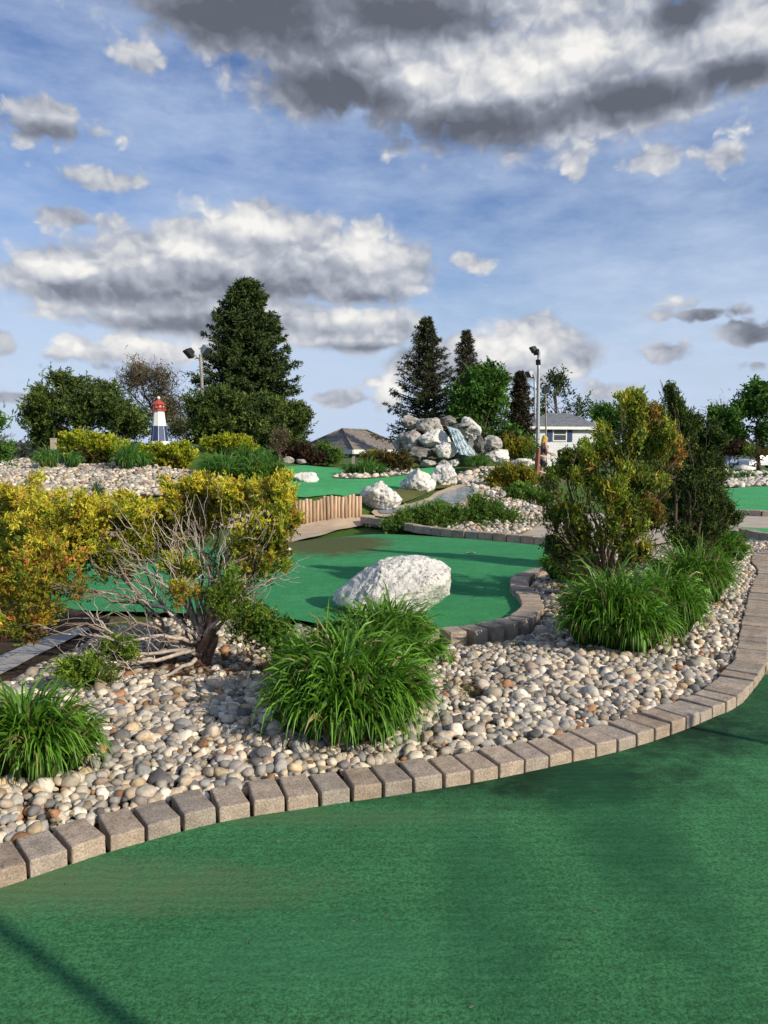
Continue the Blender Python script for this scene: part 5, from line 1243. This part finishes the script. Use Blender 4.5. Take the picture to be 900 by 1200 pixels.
def pavilion():
    z = 1.66; A = P(414, 527, 42); B = P(480, 526, 47.5); Cc = P(348, 526, 46.5)
    for v in (A, B, Cc): v[2] = z
    gz = -.9; base = (A + B + Cc) / 3; base[2] = gz
    root = thing('pavilion', 'open pavilion with brown shingled hip roof behind the upper green', 'pavilion', base)
    b = MB(); A_, B_, D_, C_, R1, R2 = hip(b, A, B, Cc, .30, .72, P(402, 503, 45.5)[2]); b.obj('roof', M['shingle_brown'], root, shift=base, smooth=False)
    b = MB()
    for r0, r1 in ((A_, R1), (C_, R1), (B_, R2), (D_, R2), (R1, R2)): b.tube([r0 + (0, 0, .03), r1 + (0, 0, .03)], .06, 5)
    b.obj('ridge_cap', M['shingle_brown'], root, shift=base)
    for p, q in ((A_, B_), (B_, D_), (D_, C_), (C_, A_)):
        b = MB(); c = (p + q) / 2; d = q - p; b.box(c[0], c[1], z - .13, np.linalg.norm(d) - .05, .05, .24, math.atan2(d[1], d[0])); b.obj('fascia', M['white'], root, shift=base, smooth=False)
    ctr = (A_ + D_) / 2
    for p in (A_, B_, D_, C_, (A_ + B_) / 2, (A_ + C_) / 2):
        q = p + (ctr - p) * .10; b = MB(); b.box(q[0], q[1], (gz + z) / 2 - .1, .18, .18, z - gz - .2); b.obj('post', M['weathered'], root, shift=base, smooth=False)
    b = MB(); c = ctr; b.box(c[0], c[1], gz + .05, 5, 4.4, .1, math.atan2(*(B_ - A_)[1::-1])); b.obj('floor_slab', M['grey_concrete'], root, shift=base, smooth=False)
    for k, p in enumerate((ctr + (-.8, -.3, 0), ctr + (.9, .5, 0))):
        t = thing('picnic_table', ('picnic table at the left inside the pavilion', 'picnic table at the right inside the pavilion')[k], 'picnic table', (p[0], p[1], gz + .1), .6, 'picnic tables in the pavilion')
        b = MB(); b.box(0, 0, .74, 1.7, .7, .05); b.obj('tabletop', M['weathered'], t, smooth=False)
        for s_ in (-1, 1):
            b = MB(); b.box(0, s_ * .62, .44, 1.7, .26, .045); b.obj('seat', M['weathered'], t, smooth=False)
            b = MB(); b.box(s_ * .6, 0, .37, .08, 1.3, .07); b.box(s_ * .6, -.25, .36, .08, .09, .72); b.box(s_ * .6, .25, .36, .08, .09, .72); b.obj('leg', M['weathered'], t, smooth=False)
pavilion()
def sidingmat():
    m, nt = newmat('white_siding'); co = coords(nt); s = N(nt, 'ShaderNodeSeparateXYZ'); L(nt, co, s.inputs[0])
    fr = math_(nt, 'FRACT', math_(nt, 'MULTIPLY', s.outputs[2], 5.0))
    c = mix(nt, 1.0, (.74, .75, .76), ramp(nt, fr, [(0., .45), (.12, .95), (1., 1.0)]), 'MULTIPLY')
    c = mix(nt, 1.0, c, ramp(nt, noise(nt, 2, 4, .6, co), [(.3, .9), (.7, 1.05)]), 'MULTIPLY')
    finish(nt, c, .6, fr, .3, .03, .3); return m
M['siding'] = sidingmat()
def house():
    D = 55; s = D / F; ze = P(650, 500, D)[2]; gz = .4
    A = P(612, 500, D + .0); B = P(695, 500, D + 1.0); dirn = unit((B - A) * (1, 1, 0)); nrm = np.array([-dirn[1], dirn[0], 0])
    # right wall seen at a slant: turned a little towards the sun
    back = nrm * 5.0 + dirn * 2.0
    base = A.copy(); base[2] = gz
    root = thing('house', 'white sided house with grey hip roof behind the light poles', 'house', base)
    corners = [A, B, B + back, A + back]
    for i in range(4):
        p, q = corners[i], corners[(i + 1) % 4]; b = MB()
        b.add(np.array([(p[0], p[1], gz - .5), (q[0], q[1], gz - .5), (q[0], q[1], ze), (p[0], p[1], ze)]), [(0, 1, 2, 3)]); b.obj('wall', M['siding'], root, shift=base, smooth=False)
    o = .35; ctr = (A + B + back + A + back + B) / 4
    ex = [A - dirn * o - nrm * o, B + dirn * o * 2 - nrm * o, A + back - dirn * o + nrm * o]
    for v in ex: v[2] = ze
    b = MB(); A_, B_, D_, C_, R1, R2 = hip(b, *ex, .35, .62, P(665, 484, D + 3)[2]); b.obj('roof', M['shingle_grey'], root, shift=base, smooth=False)
    for p, q in ((A_, B_), (B_, D_), (D_, C_), (C_, A_)):
        b = MB(); c = (p + q) / 2; d = q - p; b.box(c[0], c[1], ze - .09, np.linalg.norm(d), .08, .2, math.atan2(d[1], d[0])); b.obj('fascia', M['white'], root, shift=base, smooth=False)
    rz = math.atan2(dirn[1], dirn[0])
    def at(px, dz): k = (px - 612) / 83; p = A + (B - A) * k - nrm * .03; return p[0], p[1], P(650, dz, D)[2]
    x, y, z = at(655.5, 509.5); b = MB()
    for (ox, oz, w, h) in ((0, .42, 1.05, .08), (0, -.42, 1.05, .08), (-.5, 0, .08, .8), (.5, 0, .08, .8), (0, .02, .95, .05)):
        b.box(x + dirn[0] * ox, y + dirn[1] * ox, z + oz, w, .08, h, rz)
    f = b.obj('window', M['white'], root, shift=base, smooth=False)
    b = MB(); b.box(x, y + .01, z, .94, .05, .78, rz); b.obj('pane', M['glass'], f, shift=base, smooth=False)
    for ox in (-.78, .78):
        b = MB(); b.box(x + dirn[0] * ox, y + dirn[1] * ox, z, .36, .06, .95, rz); b.obj('shutter', M['blue'], root, shift=base, smooth=False)
house()

# ------------------------------------------------------------------ person and rope post
M['skin'] = plain('skin', (.52, .30, .21), .55, .08, 10, .05); M['hair'] = plain('blond_hair', (.62, .42, .06), .6, .25, 30, .3); M['navy'] = plain('navy_cloth', (.02, .025, .06), .8, .2, 20, .2); M['greycloth'] = plain('dark_top', (.06, .06, .065), .8, .2, 20, .2); M['shoe'] = plain('white_shoe', (.6, .6, .58), .6, .1, 10, .1)
def skinned(name, pts, edges, radii, mat, parent, sub=1, root=0):
    me = bpy.data.meshes.new(name); me.from_pydata(pts, edges, []); me.update()
    o = bpy.data.objects.new(name, me); C.objects.link(o); o.parent = parent
    bm = bmesh.new(); bm.from_mesh(me); ly = bm.verts.layers.skin.verify(); bm.verts.ensure_lookup_table()
    for i, v in enumerate(bm.verts):
        r_ = radii[i]; v[ly].radius = (r_, r_) if not isinstance(r_, tuple) else r_; v[ly].use_root = (i == root)
    bm.to_mesh(me); bm.free()
    md = o.modifiers.new('skin', 'SKIN'); md.use_smooth_shade = True
    if sub: o.modifiers.new('sub', 'SUBSURF').levels = sub; o.modifiers['sub'].render_levels = sub
    me.materials.append(mat); return o
def person():
    D = 26.5; p = P(637, 511, D); g = p[2] - 1.66
    root = thing('person', 'person with long blond hair in dark top and navy shorts by the rope post', 'person', (p[0], p[1], g))
    J = [(0, 0, .92), (.02, 0, 1.12), (.05, 0, 1.36), (.08, 0, 1.46), (.10, 0, 1.58), (.13, 0, 1.62),          # 0 pelvis .. 5 face
         (.04, -.15, 1.38), (.10, -.19, 1.12), (.30, -.15, 1.0), (.38, -.14, .99),                               # 6-9 near arm
         (.04, .15, 1.38), (.14, .19, 1.13), (.33, .12, 1.06), (.40, .12, 1.05),                                 # 10-13 far arm
         (0, -.09, .86), (.06, -.10, .48), (-.02, -.10, .08), (.10, -.10, .04),                                  # 14-17 near leg
         (0, .09, .86), (-.02, .10, .48), (-.16, .10, .10), (-.05, .10, .04), (.10, 0, 1.63), (.02, 0, 1.24)]
    E = [(0, 1), (1, 23), (23, 2), (2, 3), (3, 4), (4, 22), (4, 5), (2, 6), (6, 7), (7, 8), (8, 9), (2, 10), (10, 11), (11, 12), (12, 13), (0, 14), (14, 15), (15, 16), (16, 17), (0, 18), (18, 19), (19, 20), (20, 21)]
    Rd = [.13, .115, .12, .052, .085, .07, .055, .042, .034, .03, .055, .042, .034, .03, .09, .06, .04, .035, .09, .06, .04, .035, .09, .12]
    skinned('body', J, E, Rd, M['skin'], root, 1)
    skinned('top', [(0, 0, .95), (.02, 0, 1.12), (.045, 0, 1.30), (.05, 0, 1.38)], [(0, 1), (1, 2), (2, 3)], [(.15, .145), (.13, .14), (.135, .155), (.09, .14)], M['greycloth'], root)
    skinned('shorts', [(0, 0, .96), (0, 0, .90), (0, -.09, .84), (.045, -.10, .58), (0, .09, .84), (0, .10, .58)], [(0, 1), (1, 2), (2, 3), (1, 4), (4, 5)], [.15, .15, .115, .085, .115, .085], M['navy'], root)
    skinned('hair', [(.09, 0, 1.66), (.05, 0, 1.62), (0, 0, 1.52), (-.02, 0, 1.38), (-.03, 0, 1.26)], [(0, 1), (1, 2), (2, 3), (3, 4)], [.09, .115, .09, .075, .03], M['hair'], root)
    for y, x, z in ((-.10, .05, .035), (.10, -.10, .035)):
        skinned('shoe', [(x - .06, y, z + .02), (x + .04, y, z + .01), (x + .13, y, z)], [(0, 1), (1, 2)], [.05, .048, .035], M['shoe'], root)
    # fingers of both hands closing on the rope
    for (hx, hy, hz) in ((.38, -.14, .99), (.40, .12, 1.05)):
        for k in range(5):
            oy = (k - 2) * .017; ln = (.05, .07, .075, .07, .055)[k]
            skinned('finger', [(hx, hy + oy, hz), (hx + ln * .6, hy + oy, hz - .01), (hx + ln * .75, hy + oy, hz - .04)], [(0, 1), (1, 2)], [.012, .010, .008], M['skin'], root, 1)
person()
M['brownwood'] = plain('brown_timber', (.24, .10, .055), .8, .25, 12, .3); M['rope'] = plain('rope', (.55, .52, .47), .9, .15, 30, .3)
def rope_post():
    p0 = P(627.5, 560, 25.5); p1 = P(631, 525, 25.5); gz = float(T([p0[:2]])[0]); p0[2] = min(p0[2], gz)
    root = thing('rope_post', 'leaning reddish timber post with rope rails beside the person', 'post', p0)
    b = MB(); t = np.linspace(0, 1, 6)[:, None]; b.tube((p1 - p0) * t, [.085, .085, .085, .085, .085, .07], 4); b.obj('post', M['brownwood'], root, smooth=False)
    for dz in (.22, .75):
        b = MB(); a = p1 - p0 - np.array([0, 0, dz]); e = a + np.array([1.4, 1.2, -.05]); q = wiggle(a, e, 9, 0); q[:, 2] -= .12 * np.sin(np.linspace(0, PI, 9)); b.tube(q, .018, 6); b.obj('rope', M['rope'], root)
rope_post()

# ------------------------------------------------------------------ parked cars far right
def car(label, px, by, D, rz, paint):
    p = P(px, by, D); p[2] = float(T([p[:2]])[0]); root = thing('parked_car', label, 'car', p, rz, 'cars parked beyond the far right trees')
    prof = [(-2.2, .35), (-2.2, .75), (-2.05, .92), (-1.5, .98), (-.95, 1.42), (.55, 1.44), (1.15, 1.0), (2.0, .86), (2.2, .65), (2.2, .35)]
    n = len(prof); V = np.array([(x, s_ * (.86 if z < 1.1 else .68), z) for s_ in (-1, 1) for x, z in prof])
    q = [(i, (i + 1) % n, n + (i + 1) % n, n + i) for i in range(n)]
    b = MB(); b.add(V, q, [t for i in range(1, n - 1) for t in ((0, i, i + 1), (n, n + i + 1, n + i))]); b.obj('body', paint, root, smooth=False)
    for s_ in (-1, 1):
        b = MB(); b.add(np.array([(-1.35, s_ * .82, 1.02), (.95, s_ * .82, 1.02), (.5, s_ * .71, 1.38), (-.9, s_ * .71, 1.38)]), [(0, 1, 2, 3)]); b.obj('window', M['glass'], root, smooth=False)
        for x in (-1.35, 1.35):
            b = MB(); b.tube([(x, s_ * y, .32) for y in (.68, .70, .88, .90)], [.28, .32, .32, .28], 16); wv = b.obj('wheel', M['black'], root, smooth=False)
            b = MB(); b.tube([(x, s_ * y, .32) for y in (.895, .915)], [.19, .17], 12); b.obj('rim', M['galv'], wv, smooth=False)
M['car_white'] = plain('white_car_paint', (.7, .71, .72), .3, .04, 3, 0, 0, .5); M['car_blue'] = plain('blue_car_paint', (.10, .16, .27), .3, .06, 3, 0, .2, .5)
car('white car parked at the right edge beyond the gravel strip', 893, 536, 84, .2, M['car_white'])
car('blue-grey car parked left of the white one, behind the maroon tree', 866, 536, 86, .1, M['car_blue'])

sc = bpy.context.scene
sc.cycles.max_bounces = 6; sc.cycles.diffuse_bounces = 3; sc.cycles.transmission_bounces = 3; sc.cycles.transparent_max_bounces = 4; sc.cycles.use_denoising = True
